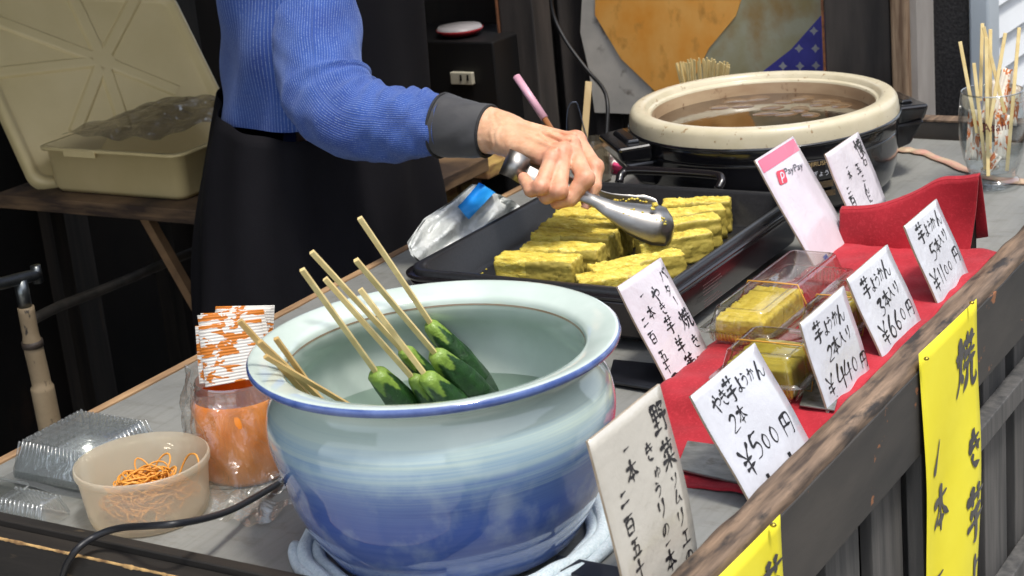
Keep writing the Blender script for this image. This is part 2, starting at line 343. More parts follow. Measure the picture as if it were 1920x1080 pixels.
G().box(-.06, -.03, -.2, 1.9, -.75, -.04).part('inner_lining', M('black_lining', (26, 27, 30), (38, 38, 42), (4, 4, 4), rough=.8), ct)
m_brail = M('black_chipped_rail', (28, 25, 22), (44, 39, 34), (4, 60, 60), rough=.6, bmp=.4, bsc=(20, 200, 200), c3=(78, 66, 52), st3=(.68, .72), sc3=(20, 60, 60))
G().box(-.95, -.02, -.118, -.104, -.06, .018).part('side_rail', m_brail, ct, bevel=.0015)
G().box(-.95, -.0225, -.140, -.1185, -.30, .012).part('side_board', m_brail, ct, bevel=.002)
m_chip = M('bare_chipped_wood', (196, 160, 104), (120, 92, 60), (60, 60, 60), stops=(.35, .6), rough=.85, bmp=.6)
g = G(); xs = np.linspace(-.95, -.022, 260); e0 = [.0006+.0007*abs(math.sin(x*41)+.6*math.sin(x*133+2)+.5*math.sin(x*317)+.5*math.sin(x*797)) for x in xs]
g.add([(x, -.1403-.0001, .0125-.0008-1.3*e) for x, e in zip(xs, e0)]+[(x, -.1403, .0128) for x in xs]+[(x, -.1403+e*1.1, .0126) for x, e in zip(xs, e0)],
      [(i, i+1, 260+i+1, 260+i) for i in range(259)]+[(260+i, 260+i+1, 520+i+1, 520+i) for i in range(259)])
g.part('chipped_edge', m_chip, ct)
g = G().box(-.834, -.822, -.1, 1.5, -.05, .0035); g.part('back_edge', M('bare_edge_wood', (176, 142, 104), (120, 92, 66), (30, 8, 30), rough=.8), ct, bevel=.001)
G().box(-.82, .0, 1.50, 1.53, -.05, .028).part('end_rail', m_fasc, ct, bevel=.002)
G().box(-.82, .0, 1.4995, 1.5315, .0282, .031).part('end_rail_top', m_rail, ct)
for x, y in ((-.78, -.07), (-.78, 1.45), (-.1, -.07), (-.1, 1.45)): G().box(x-.02, x+.02, y-.02, y+.02, -.75, -.031).part('leg', m_darkwood, ct)
# grey vinyl sheet on the counter
m_cloth, t, p = base('grey_vinyl_sheet')
co = coords(t, (1, 1, 1)); big = noise(t, coords(t, (7, 5, 7)), 1, 5); str_ = noise(t, coords(t, (160, 8, 20)), 1, 4)
c0 = ramp(t, big, [(.3, lin((114, 115, 113))), (.7, lin((140, 140, 135)))])
c1 = mix(t, ramp(t, str_, [(.45, G8(0)), (.75, G8(.35))]), c0, lin((100, 100, 92)))
sx = t.nodes.new('ShaderNodeSeparateXYZ'); t.links.new(co, sx.inputs[0])
seam = mth(t, 'LESS_THAN', mth(t, 'PINGPONG', mth(t, 'ADD', sx.outputs['Y'], .04), .055), .0012)
m_cloth_dark = noise(t, coords(t, (26, 60, 20)), 1, 6, .7)
c2 = mix(t, ramp(t, m_cloth_dark, [(.54, G8(0)), (.78, G8(.55))]), c1, lin((84, 78, 66)))
t.links.new(c2, p.inputs['Base Color']); p.inputs['Roughness'].default_value = .55
bump(t, p, noise(t, coords(t, (26, 20, 20)), 1, 5, dist=.6), .5, .004)
g = G()
def clothf(u, v):
    x = -.819+.797*u; y = -.098+1.59*v; q = np.array([[x*14, y*11, 0]]); e = float(vnoise(q, 3)[0])
    z = .0022+.0007*e; edge = max(0, y-1.36)
    
    return (x, y, z)
g.grid(clothf, 70, 120); g.part('table_cover', m_cloth)
setp(bpy.data.objects['table_cover'], 'grey vinyl sheet covering the whole counter top', 'tablecloth')
tp = spline([Z(1660, 282, .003), Z(1700, 285, .003), Z(1735, 292, .003), Z(1800, 318, .003), Z(1860, 338, .003), Z(1940, 348, .003)], 10)
g = G(); vs = []
for k, q in enumerate(tp): vs += [q+np.array([0, -.006-.002*math.sin(k*.9), .0015]), q+np.array([0, .012+.003*math.sin(k*.7+1), .0035])]
g.add(vs, [(2*k, 2*k+2, 2*k+3, 2*k+1) for k in range(len(tp)-1)])
setp(g.part('cover_strip', M('pink_edged_tape', (186, 166, 136), (196, 140, 128), (40, 40, 40), rough=.7), None, solid=.0012), 'pale pink and tan frayed cloth edge along the far end of the cover', 'cloth edge')

# ================================================================== BRUSH WRITING
BR = {
'一': "1,5.6 9,4.4", '二': "2.4,3 7.4,2.4;1,8.2 9,7.4", '十': "1,4.6 9,4;5,0.6 5,9.6", '百': "1,1.4 9,0.9;5,1.2 3.8,3;2.2,3.2 2.2,9.3;2.2,3.2 7.8,3 7.8,9.3;2.4,6 7.6,5.9;2.4,8.9 7.6,8.8",
'五': "1.8,1.6 8.2,1.2;4.8,1.6 3.6,8.6;2,4.9 7.4,4.6 6.9,8.6;0.6,9 9.6,8.6", '円': "2,1.5 1.8,9.4;2,1.5 8.2,1.2 8.2,8.6 7,9.2;5,1.6 5,5.2;2.2,5.4 8,5.2",
'本': "1,3.2 9,2.6;5,0.4 5,9.8;4.8,3.2 3,6 .6,8;5.2,3.2 7,6 9.6,7.6;3.2,7.5 6.9,7.1",
'焼': "2.6,.4 2.5,4.5 1.8,7.5 .2,9.6;.8,2.8 1.4,4.6;4.2,2.2 3.2,4.2;2.7,5.6 3.8,8;4.6,1.8 9.4,1.4;6,.5 6,3.2;8,.4 8,3.2;4.4,3.7 9.7,3.4;7,3.3 7,5;4.2,5.3 9.8,5;6.2,5.3 5.6,7.8 3.8,9.7;7.9,5.3 7.9,8.6 8.6,9.3 9.9,8.9 9.9,7.6",
'き': "2,2.8 8,2;1.6,4.8 8.4,4;4.2,.5 7.4,6.2;3,6.8 3.2,8.4 5.2,9.4 7.6,9.3", 'や': "1,5.4 5,3.6 8,3.1 9,4.6 7.8,6 6.2,6.2;4.6,.8 5.8,2.4;2.6,2.4 4.2,6 5.8,9.9",
'芋': "1,2.1 9,1.7;3.5,.4 3.6,3.2;6.5,.3 6.4,3.2;2.4,4.5 7.6,4.2;.6,6.5 9.4,6;5,4.4 5.1,9.2 3.6,9.5", '羊': "3,.4 4,2;7,.3 6,2;1.8,2.7 8.2,2.4;2.2,4.5 7.8,4.2;.6,6.7 9.4,6.2;5,2.6 5,9.9",
'羹': "3,.2 3.8,1.2;7,.2 6.2,1.2;1.5,1.6 8.5,1.4;2.5,2.8 7.5,2.7;1,4.1 9,3.9;5,1.6 5,4;1.4,5 1.9,6;3.8,4.9 4,5.8;6,4.9 5.8,5.8;8.8,4.8 8,5.8;1.2,6.9 8.8,6.6;5,6 3.6,8.4 .8,9.9;5.2,6.8 7,8.6 9.6,9.7",
'バ': "3,2 2.4,5 .6,8.8;5.4,2.2 7.4,5 8.9,8.6;7.4,.7 8.3,2.1;9,.2 9.9,1.6", 'タ': "4,.4 3,3.4 1,6;3.8,2.4 8.2,2.1 6.4,6 2.4,9.8;3.4,4.4 6.6,6.4", 'ー': "4.6,.8 5.4,9.2",
'野': "1.2,1 1.2,5;1.2,1 4.8,.9 4.8,5;1.3,3 4.7,2.9;1.2,5 4.8,4.9;3,1 3,9;1,7 5,6.8;.2,9.3 5.6,8.8;6,1.2 9.3,1 7.6,3;6.4,2.8 8.4,4.2;5.8,4.9 9.8,4.5 8.8,6;7.8,4.8 7.8,9.3 6.6,9.7",
'菜': "1,1.8 9,1.4;3.4,.2 3.5,2.8;6.6,.1 6.5,2.8;7.8,3.1 2.4,4;2.4,4.6 2.9,5.6;4.8,4.3 5,5.2;8,4 6.9,5.5;.8,6.8 9.2,6.3;5,5.4 5,9.9;4.7,6.8 .8,9.5;5.3,6.8 9.4,9.3",
'ソ': "2.2,1.8 3.4,4.4;8,1.2 7,5.6 3,9.4", 'ム': "4.8,.8 2.2,8.2 8.2,7;6.6,5.2 9.2,9.3", 'リ': "3,1.4 3,6.2;7,.8 7,5.6 4.2,9.6", 'エ': "2,2.1 8,1.7;5,2 5,8.2;.6,8.8 9.6,8.3",
'の': "5.4,2 4.2,6.4 2.4,8 1.3,6 3,3 6,1.8 8.8,3.6 8.6,6.8 6,9.2", 'ゅ': "1.8,3 1.4,7.4 3,4.6 6,3 8,4.4 7.6,6.6 5.4,7;5.2,1.6 5.4,6 4,9.4", 'う': "3.6,.8 6.4,1.8;2,4.6 6,3.3 7.9,5 6.6,8 3.8,9.9",
'よ': "5.4,3.4 8.4,2.7;5.2,.6 5.4,7.6 3.6,9.3 1.9,8 4,6.8 8.6,9.1", 'か': "1,3.9 6,3 6,6.8 4.6,9.2;3.8,.8 3,5.6 1.2,9.4;7.4,2.1 9.4,5", 'ん': "5.2,.4 .9,9.6 3.4,5.8 5,6 5.6,8.8 7.4,9.3 9.6,5.8",
'2': "2.2,2.6 5,.9 7.4,2.6 5.4,6 1.8,9.1 8.6,8.7", '3': "2.2,1.9 6.8,1.2 4.4,4.4 7.6,6.4 6,9.1 2.2,9.1", '4': "4.6,.6 2,6 8.6,5.4;6.8,2.4 5.9,9.9", '5': "3.2,1.4 2.8,5 6.2,4.6 7.6,6.8 5.4,9.1 2,9.3;3.4,1.4 8.4,.8",
'6': "6.8,.6 3,5 2.7,8.4 5.4,9.4 7.2,7 5,5.1 3,6.8", '0': "5,.9 2.6,3.6 2.7,7.4 5,9.3 7.6,7 7.5,3.2 5,.9", '1': "5.6,.4 4.6,9.6", '入': "3.6,1 5,1.6 3.4,6 .6,9.4;5,3.4 7,7 9.8,9.4",
'り': "3,1.4 2.8,5.4 3.7,4.9;7,.6 7.3,5.4 4.6,9.8", '¥': "1.4,.6 4.8,4.4;8.6,.4 5,4.4;2,5.1 8.2,4.6;1.8,7.3 8.2,6.8;5,4.4 5,9.9", '.': "4.4,8.6 5.6,9.6", '、': "3.6,3 6.4,6.4",
'懐': "2,.4 2,9.8;.4,3 1,5;3.2,2.6 3.8,4;4.4,1.6 9.7,1.2;7,.3 7,2.6;4.8,2.8 9.2,2.7;4.8,2.8 4.8,4.2;9.2,2.7 9.2,4.2;4.8,4.4 9.2,4.3;4.2,5.3 9.9,5.1;6.6,5.3 4.1,7.9;6.2,6.2 6.2,9.5 7.5,8.8;8.7,5.8 7.4,7;6.8,6.4 9.8,9.6",
'石': "1,1.5 9,1.1;4.6,1.4 3.4,4.6 .6,7.6;3.4,5 3.4,9.5;3.4,5 8.2,4.8 8.2,9.5;3.5,8.9 8.2,8.7", '玉': "1.8,1.7 8.2,1.3;2.2,5.1 7.8,4.7;5,1.6 5,8.8;.6,9.2 9.4,8.6;6.8,6.4 8,7.8", 'こ': "2.4,2.2 7.6,2.1 6.4,3.3;1.9,7 3.6,8.7 8.4,8.2", 'に': "2.2,1.2 1.6,5 2.4,9.2 3.1,7.4;4.8,3 8.8,2.6;4.5,7 5.8,8.7 9.2,8.2",
'|': "5,0 4.4,10"}
def glyph(g, ch, cx, cy, s, put, wid=.11, sx=1., slant=0.):
    """brush strokes of one character centred on (cx,cy), size s; put(u,v) gives the world point, v down"""
    for si, st in enumerate(BR[ch].split(';')):
        P = [np.array([float(a) for a in q.split(',')]) for q in st.split()]
        P = [np.array([(p[0]-5+slant*(5-p[1]))*sx, p[1]-5])/10*s+np.array([cx, cy])+rng.normal(size=2)*s*.012 for p in P]
        Q = spline(P, 6) if len(P) > 2 else [P[0]+(P[1]-P[0])*t for t in np.linspace(0, 1, 7)]
        m = len(Q); L = []; R = []
        w0 = wid*s*rng.uniform(.85, 1.15)
        for i in range(m):
            d = Q[min(i+1, m-1)]-Q[max(i-1, 0)]; d = d/(np.linalg.norm(d)+1e-9); nn = np.array([-d[1], d[0]]); t = i/(m-1)
            w = w0*.5*(.72+.5*math.exp(-((t-.06)/.13)**2)+.28*math.sin(t*7+si))*(1 if t < .72 else 1-.72*((t-.72)/.28)**1.4)
            L.append(Q[i]+nn*w); R.append(Q[i]-nn*w)
        Q0 = Q[0]-(Q[1]-Q[0])/(np.linalg.norm(Q[1]-Q[0])+1e-9)*w0*.35
        pts = [Q0]+L+R[::-1]; g.smooth = False
        vv = [put(*p) for p in pts]; b = len(vv); k = m
        fs = [(0, 1, b-1)]+[(1+i, 2+i, b-2-i, b-1-i) for i in range(m-1)]
        g.add(vv, fs)
m_ink = M('brush_ink', (26, 25, 30), (60, 56, 62), (160, 160, 160), stops=(.5, .85), rough=.35)
def laminate(name, c=(208, 210, 218)):
    return M(name, c, tuple(v-10 for v in c), (16, 16, 16), stops=(.4, .7), rough=.16, bmp=.55, bsc=(34, 34, 34), bd=.004, coat=.5)
m_sign = laminate('laminated_white_card'); m_signp = laminate('laminated_pinkish_card', (214, 207, 215)); m_signo = laminate('yellowed_laminated_card', (196, 192, 182))
m_sedge = M('card_edge', (176, 160, 140), (150, 134, 112), (60, 60, 60), rough=.5)
class Sign:
    def __init__(s, label, yl, yr, bx, bz, tx, tz, mat, name='price_sign', cat='sign', bend=0, skewb=0, group='signs standing on the counter'):
        s.O = np.array([bx, yl, bz]); s.U = np.array([0, yr-yl, 0.]); s.V = np.array([tx-bx, 0, tz-bz]); s.N = np.cross(s.U, s.V); s.N /= np.linalg.norm(s.N)
        s.t = thing(name, label, cat, (bx, (yl+yr)/2, bz), group); s.bend = bend
        g = G(); nu, nv = 12, 16; th = .0022
        def pt(u, v, k):
            return s.pos(u, v)+s.N*(k-th)
        f = G()
        for kk, dep in ((0, 0), (1, -1)): pass
        vs = []
        for k in (0, 1):
            for j in range(nv):
                for i in range(nu): vs.append(pt(i/(nu-1), j/(nv-1), th*k))
        id_ = lambda k, j, i: k*nu*nv+j*nu+i
        fs = []; 
        for j in range(nv-1):
            for i in range(nu-1): fs.append((id_(1, j, i), id_(1, j, i+1), id_(1, j+1, i+1), id_(1, j+1, i))); fs.append((id_(0, j, i), id_(0, j+1, i), id_(0, j+1, i+1), id_(0, j, i+1)))
        g.add(vs, fs)
        g.cur = 1; ed = []
        for j in range(nv-1): ed += [(id_(0, j, 0), id_(1, j, 0), id_(1, j+1, 0), id_(0, j+1, 0)), (id_(0, j, nu-1), id_(0, j+1, nu-1), id_(1, j+1, nu-1), id_(1, j, nu-1))]
        for i in range(nu-1): ed += [(id_(0, 0, i), id_(0, 0, i+1), id_(1, 0, i+1), id_(1, 0, i)), (id_(0, nv-1, i), id_(1, nv-1, i), id_(1, nv-1, i+1), id_(0, nv-1, i+1))]
        b = 0
        for f_ in ed: g.f.append(f_); g.mi.append(1); g.sm.append(False)
        g.part('card', [mat, m_sedge], s.t); s.g = G()
    def pos(s, u, v, lift=0.):
        return s.O+s.U*u+s.V*v+s.N*(lift+s.bend*(v*(1-v)*4)+.0006*math.sin(5*u+7*v))
    def at(s, px, py):
        p = PL(px, py, s.O, s.N)-s.O; return p@s.U/(s.U@s.U), p@s.V/(s.V@s.V)
    def write(s, text, pts, size, wid=.11, sx=1., slant=0.):
        W_ = np.linalg.norm(s.U); H_ = np.linalg.norm(s.V)
        for i, (ch, (px, py)) in enumerate(zip(text, pts)):
            sz = size[i] if hasattr(size, '__len__') else size
            u, v = s.at(px, py)
            glyph(s.g, ch, u*W_, (1-v)*H_, sz, lambda a, b: s.pos(a/W_, 1-b/H_, .0005), wid, sx, slant)
    def done(s, mat=None): return s.g.part('lettering', mat or m_ink, s.t)
def crop(ox, oy, k, pts): return [(ox+x/k, oy+y/k) for x, y in pts]
# vegetable sign
S = Sign('large yellowed cucumber price sign with three columns of brush writing, right of the bowl', -.070, .056, -.028, .004, -.054, .167, m_signo, bend=.003)
C5 = lambda p: crop(1060, 700, 2.842, p)
S.write('野菜ソムリエの', C5([(488, 232), (530, 428), (560, 572), (578, 655), (598, 768), (632, 868), (655, 975)]), [.026, .026, .014, .014, .017, .016, .016], .13)
S.write('きゅうりの一本', C5([(430, 415), (470, 522), (474, 618), (495, 720), (520, 830), (537, 902), (555, 995)]), [.017, .012, .014, .017, .013, .012, .02], .14)
S.write('一本二百五十', C5([(310, 402), (338, 520), (298, 665), (328, 808), (362, 925), (385, 1040)]), [.012, .020, .017, .018, .017, .018], .15)
S.done()
S = Sign('butter grilled sweet potato price sign with three brush columns, leaning against the griddle', .404, .508, -.226, .004, -.282, .118, m_signp)
C2 = lambda p: crop(1140, 480, 4.154, p)
S.write('バター焼き', C2([(432, 148), (468, 268), (522, 350), (598, 490), (680, 660)]), [.016, .014, .013, .024, .017], .12)
S.write('やき芋羊羹', C2([(368, 300), (424, 405), (482, 535), (568, 690), (655, 840)]), [.020, .015, .021, .021, .025], .12)
S.write('一本二百五十円', C2([(260, 308), (333, 440), (288, 510), (350, 635), (428, 780), (462, 875), (530, 975)]), [.010, .016, .014, .016, .016, .014, .018], .13)
S.done()
g = G()
for px, py in ((1317, 688), (1278, 722)): u, v = S.at(px, py); p0 = S.pos(u, .02, .001); g.bar(p0, S.pos(u, .11, .0015), .0022, .0015, upv=S.N)
g.part('clip', M('brown_clip', (110, 50, 34), rough=.5), S.t)
S = Sign('500 yen sign for two grilled pieces, nearest white sign behind the rail', .170, .314, -.030, .008, -.085, .108, m_sign)
C3 = lambda p: crop(1280, 640, 3.723, p)
S.write('やき芋ようかん', C3([(235, 440), (281, 388), (328, 335), (387, 300), (425, 262), (473, 228), (527, 192)]), [.019, .017, .025, .017, .014, .014, .019], .12)
S.write('2本', C3([(360, 570), (408, 508)]), [.019, .019], .12)
S.write('¥500円', C3([(458, 835), (513, 722), (580, 692), (635, 645), (722, 578)]), [.030, .027, .017, .019, .025], .11)
S.done()
g = G()
for px, py in ((1475, 845), (1431, 882)): u, v = S.at(px, py); g.bar(S.pos(u, .0, .001), S.pos(u, .11, .0015), .003, .0015, upv=S.N)
g.part('clip', M('black_clip', (26, 26, 28), rough=.4), S.t)
C4 = lambda p: crop(1480, 340, 2.455, p)
S = Sign('440 yen sign for two pieces, second white sign behind the rail', .362, .480, -.030, .012, -.058, .114, m_sign)
S.write('芋ようかん', C4([(130, 695), (165, 675), (182, 650), (207, 628), (232, 608)]), [.024, .016, .014, .016, .019], .12)
S.write('2本入り', C4([(190, 790), (212, 755), (238, 722), (266, 695)]), [.018, .020, .015, .015], .13)
S.write('¥.440円', C4([(192, 940), (212, 972), (240, 895), (270, 868), (300, 838), (340, 820)]), [.022, .010, .029, .025, .017, .019], .11)
S.done()
S = Sign('660 yen sign for three pieces, third white sign behind the rail', .518, .642, -.030, .014, -.070, .108, m_sign)
S.write('芋ようかん', C4([(352, 490), (382, 475), (400, 452), (418, 425), (440, 400)]), [.025, .016, .015, .016, .021], .12)
S.write('3本入り', C4([(425, 578), (446, 540), (464, 512), (487, 488)]), [.021, .020, .014, .015], .13)
S.write('¥.660円', C4([(440, 700), (458, 735), (470, 665), (498, 638), (522, 608), (552, 582)]), [.026, .009, .026, .023, .015, .020], .11)
S.done()
S = Sign('1100 yen sign for five pieces, farthest white sign behind the rail', .696, .810, -.030, .016, -.070, .113, m_sign)
S.write('芋ようかん', C4([(603, 240), (628, 225), (645, 205), (660, 190), (682, 165)]), [.026, .016, .014, .015, .019], .12)
S.write('5本入り', C4([(662, 322), (680, 295), (693, 268), (710, 245)]), [.022, .018, .013, .015], .13)
S.write('¥1100円', C4([(675, 458), (696, 436), (708, 421), (723, 404), (740, 386), (764, 337)]), [.026, .022, .022, .013, .013, .021], .11)
S.done()
S = Sign('tall price sign with two brush columns leaning against the round cooker', .908, 1.026, -.212, .04, -.248, .133, m_signp)
C6 = lambda p: crop(1380, 220, 3.6, p)
S.write('懐石玉こんに', C6([(830, 205), (862, 295), (822, 345), (858, 410), (880, 482), (905, 545)]), [.025, .015, .016, .011, .015, .013], .13)
S.write('一本二百', C6([(748, 335), (768, 390), (762, 490), (788, 568)]), [.009, .013, .013, .018], .14)
S.done()
# payment sign
def text_mesh(txt, size, font=None, ext=0):
    cu = bpy.data.curves.new('t', 'FONT'); cu.body = txt; cu.size = size; cu.align_x = 'CENTER'; cu.align_y = 'CENTER'
    o = bpy.data.objects.new('t', cu); COL.objects.link(o); dg = bpy.context.evaluated_depsgraph_get(); me = o.evaluated_get(dg).to_mesh()
    V = [tuple(v.co) for v in me.vertices]; F = [tuple(p.vertices) for p in me.polygons]; o.evaluated_get(dg).to_mesh_clear()
    bpy.data.objects.remove(o); bpy.data.curves.remove(cu); return V, F
S = Sign('narrow phone payment sign with pink top band behind the red stand', .786, .908, -.205, .0, -.290, .155, m_signp, bend=.0)
W_, H_ = np.linalg.norm(S.U), np.linalg.norm(S.V)
m_pink = M('pink_print', (214, 92, 124), (232, 150, 164), (30, 30, 30), stops=(.6, .9), rough=.2, coat=.5); m_gtxt = M('grey_print', (84, 84, 92), rough=.4)
g = G(); g.grid(lambda u, v: S.pos(.03+.94*u, .89+.095*v, .0005), 12, 5); g.part('top_band', m_pink, S.t)
g = G(); V, F = text_mesh('PayPay', .034); k = math.cos(math.atan(0)); 
def quad(S, cp):
    q = [np.array(S.at(*p_)) for p_ in C6(cp)]; return lambda a, b: q[0]*(1-a)*(1-b)+q[1]*a*(1-b)+q[2]*a*b+q[3]*(1-a)*b
Vx = [v[0] for v in V]; Vy = [v[1] for v in V]; qd = quad(S, [(332, 412), (458, 356), (440, 298), (314, 350)])
g.smooth = False; g.add([S.pos(*qd((x-min(Vx))/(max(Vx)-min(Vx)), (y-min(Vy))/(max(Vy)-min(Vy))), .0009) for x, y, z in V], F); g.part('lettering', m_gtxt, S.t)
qe = quad(S, [(294, 462), (346, 438), (314, 352), (262, 370)]); g = G(); pts = []
for cx_, cy_, a0 in ((.82, .82, 0), (.18, .82, 90), (.18, .18, 180), (.82, .18, 270)):
    for k in range(5): a = math.radians(a0+k*22.5); pts.append((cx_+.18*math.cos(a), cy_+.18*math.sin(a)))
g.poly([S.pos(*qe(x, y), .0010) for x, y in pts]); g.part('emblem', M('red_emblem', (216, 60, 84), rough=.3), S.t)
g = G(); pp_ = [(.35, .08), (.42, .78), (.66, .80), (.80, .64), (.68, .44), (.38, .38)]
for a, b in zip(pp_[:-1], pp_[1:]):
    a = np.array(a); b = np.array(b); d = (b-a)/np.linalg.norm(b-a); n_ = np.array([-d[1], d[0]])*.055; g.poly([S.pos(*qe(*q), .0014) for q in (a-n_, b-n_, b+n_, a+n_)])
g.part('emblem_letter', m_sign, S.t)
cu_, cv_ = S.at(1549, 486); g = G(); g.poly([S.pos(cu_+x*.05, cv_+y*.03, .0006) for x, y in ((-1, -1), (1, -1), (1, 1), (-1, 1))]); g.part('emblem', M('blue_emblem', (70, 110, 190), rough=.3), S.t)

# ================================================================== YELLOW BANNERS
m_yel = M('yellow_paper', (236, 222, 40), (242, 230, 58), (7, 7, 7), rough=.8, bmp=.25, bsc=(9, 9, 14), bd=.006)
m_pin = M('brass_pin', (170, 150, 60), rough=.3, metal=.9)
def banner(label, pxs, drop, y_off):
    (xa, ya), (xb, yb) = pxs; A = X(xa, ya, .018); B = X(xb, yb, .018)
    t = thing('paper_banner', label, 'banner', (.018, (A[1]+B[1])/2, A[2]), 'yellow banners pinned to the counter front')
    def f(u, v):
        top = A*(1-u)+B*u; s = v*drop; x = .0155+.004*math.sin(3.1*v+1.2*u)+.003*math.sin(u*5+v*9)*min(1, v*4)
        return (x, top[1]+.0*v, top[2]-s)
    g = G(); g.grid(f, 14, 40); g.part('paper', m_yel, t, solid=.0004)
    return t, A, B, f
t, A, B, F_ = banner('long yellow paper banner with black brush writing pinned to the rail', ((1727, 664), (1829, 560)), .62, 0)
wy = B[1]-A[1]; lg = G()
def bput(px, py):
    p = X(px, py, .02); return p
def bglyph(ch, px, py, s, wid=.13, sx=1.):
    p = X(px, py, .02); yy, zz = p[1], p[2]
    def put(a, b):
        y = a; z = -b; u = (y-A[1])/wy; top = A[2]*(1-u)+B[2]*u; v = (top-z)/.62; q = F_(u, v); return (q[0]+.0012, y, z)
    glyph(lg, ch, yy, -zz, s, put, wid, sx)
BR['／'] = '3.6,9.6 5.2,5 6.4,.4'
bglyph('焼', 1812, 680, .068, .145, 1); bglyph('き', 1825, 838, .046, .18, 1); bglyph('芋', 1826, 960, .070, .16, 1); bglyph('よ', 1828, 1078, .055, .17, 1)
bglyph('／', 1757, 857, .036, .22, 1.8); bglyph('本', 1768, 952, .056, .17, 1); bglyph('一', 1765, 1080, .03, .2)
lg.part('lettering', m_ink, t)
g = G()
for px, py in ((1737, 673), (1822, 568)):
    p = X(px, py, .024); g.lathe([(.0001, .002), (.0022, .0018), (.003, 0), (.0022, -.001)], p, 14)
g.part('pin', m_pin, t)
t2, A2, B2, F2 = banner('yellow paper banner at the bottom of the photo, its top edge slanting along the rail', ((1345, 1089), (1460, 964)), .55, 0)
p = X(1450, 985, .024); g = G(); g.lathe([(.0001, .002), (.0022, .0018), (.003, 0), (.0022, -.001)], p, 14); g.part('pin', m_pin, t2)
lg = G(); pz_ = X(1449, 1078, .02)
def put2(a, b):
    u = (a-A2[1])/(B2[1]-A2[1]); top = A2[2]*(1-u)+B2[2]*u; q = F2(u, (top+b)/.55); return (q[0]+.0012, a, -b)
glyph(lg, '芋', pz_[1], -pz_[2]+.012, .055, put2, .16, 1); lg.part('lettering', m_ink, t2)

# ================================================================== CERAMIC BOWL
BC = np.array([-.261, .031]); 
m_bowl, t, p = base('celadon_blue_glaze')
co = coords(t); sx = t.nodes.new('ShaderNodeSeparateXYZ'); t.links.new(co, sx.inputs[0])
st = noise(t, coords(t, (3, 3, 230)), 1, 3); st2 = noise(t, coords(t, (6, 6, 900)), 1, 2); lg_ = noise(t, coords(t, (5, 5, 9)), 1, 2)
zz = mth(t, 'ADD', sx.outputs['Z'], mth(t, 'MULTIPLY', mth(t, 'SUBTRACT', st, .5), .038)); zz = mth(t, 'ADD', zz, mth(t, 'MULTIPLY', mth(t, 'SUBTRACT', st2, .5), .030)); zz = mth(t, 'ADD', zz, mth(t, 'MULTIPLY', mth(t, 'SUBTRACT', lg_, .5), .03))
cl = ramp(t, mth(t, 'DIVIDE', zz, .195), [(0, lin((104, 126, 176))), (.18, lin((88, 110, 170))), (.40, lin((66, 92, 160))), (.54, lin((92, 120, 176))), (.66, lin((146, 172, 188))), (.78, lin((184, 200, 192))), (1, lin((194, 208, 200)))])
mot = noise(t, coords(t, (30, 30, 30)), 1, 4); cl = mix(t, ramp(t, mot, [(.5, G8(0)), (.75, G8(.25))]), cl, lin((206, 222, 214)))
t.links.new(cl, p.inputs['Base Color']); p.inputs['Roughness'].default_value = .06; p.inputs['Coat Weight'].default_value = .6; p.inputs['Coat Roughness'].default_value = .03
bump(t, p, noise(t, coords(t, (5, 5, 60)), 1, 2), .12, .002)
m_bin = M('celadon_glaze_inside', (188, 202, 194), (200, 212, 205), (20, 20, 20), rough=.08, coat=.5)
bw = thing('ceramic_bowl', 'large round porcelain bowl glazed pale green to deep blue holding cucumbers', 'bowl', (BC[0], BC[1], 0))
bz = .007
prof = [(.0, .002), (.095, .001), (.112, 0), (.119, .003), (.124, .010), (.135, .026), (.147, .05), (.1535, .075), (.1605, .098), (.1620, .115), (.1585, .130), (.1515, .1405), (.1465, .147), (.1450, .152), (.1475, .1565), (.155, .160), (.1640, .1632), (.1690, .1655)]
prof = spline(prof, 3)
G().lathe([(a*.957, b*1.085+bz) for a, b in [tuple(q) for q in prof]], (BC[0], BC[1], 0), 128).part('bowl_wall', m_bowl, bw)
G().lathe([(a*.957, b*1.085+bz) for a, b in ((.1690, .1655), (.1708, .1668), (.1716, .1690), (.1712, .1712), (.1696, .1724))], (BC[0], BC[1], 0), 128).part('blue_rim_line', M('cobalt_glaze', (64, 84, 142), (92, 112, 166), (60, 60, 60), rough=.08, coat=.5), bw)
prof = spline([(.1696, .1724), (.166, .1728), (.158, .1715), (.149, .1690), (.1425, .1665), (.1395, .1635), (.1385, .160)], 3)
G().lathe([(a*.957, b*1.085+bz) for a, b in prof], (BC[0], BC[1], 0), 128).part('rim', m_bin, bw)
G().lathe([(.1385*.957, .160*1.085+bz), (.1378*.957, .1585*1.085+bz)], (BC[0], BC[1], 0), 128).part('brown_groove', M('brown_line', (120, 104, 84), rough=.2), bw)
prof = spline([(.1380, .1590), (.1385, .154), (.1415, .146), (.148, .135), (.153, .120), (.152, .100), (.146, .078), (.134, .052), (.115, .03), (.09, .016), (.0005, .012)], 3)
G().lathe([(a*.957, b*1.085+bz) for a, b in prof], (BC[0], BC[1], 0), 128).part('bowl_inside', m_bin, bw)
wm = bpy.data.materials.new('water'); wm.use_nodes = True; t = wm.node_tree; t.nodes.clear(); o_ = t.nodes.new('ShaderNodeOutputMaterial'); tr = t.nodes.new('ShaderNodeBsdfTransparent'); tr.inputs[0].default_value = (.74, .82, .78, 1)
gl = t.nodes.new('ShaderNodeBsdfGlossy'); gl.inputs['Roughness'].default_value = .02; fr = t.nodes.new('ShaderNodeFresnel'); fr.inputs[0].default_value = 1.33; mx = t.nodes.new('ShaderNodeMixShader')
t.links.new(mth(t, 'MULTIPLY', fr.outputs[0], 1.3), mx.inputs[0]); t.links.new(tr.outputs[0], mx.inputs[1]); t.links.new(gl.outputs[0], mx.inputs[2]); t.links.new(mx.outputs[0], o_.inputs[0])
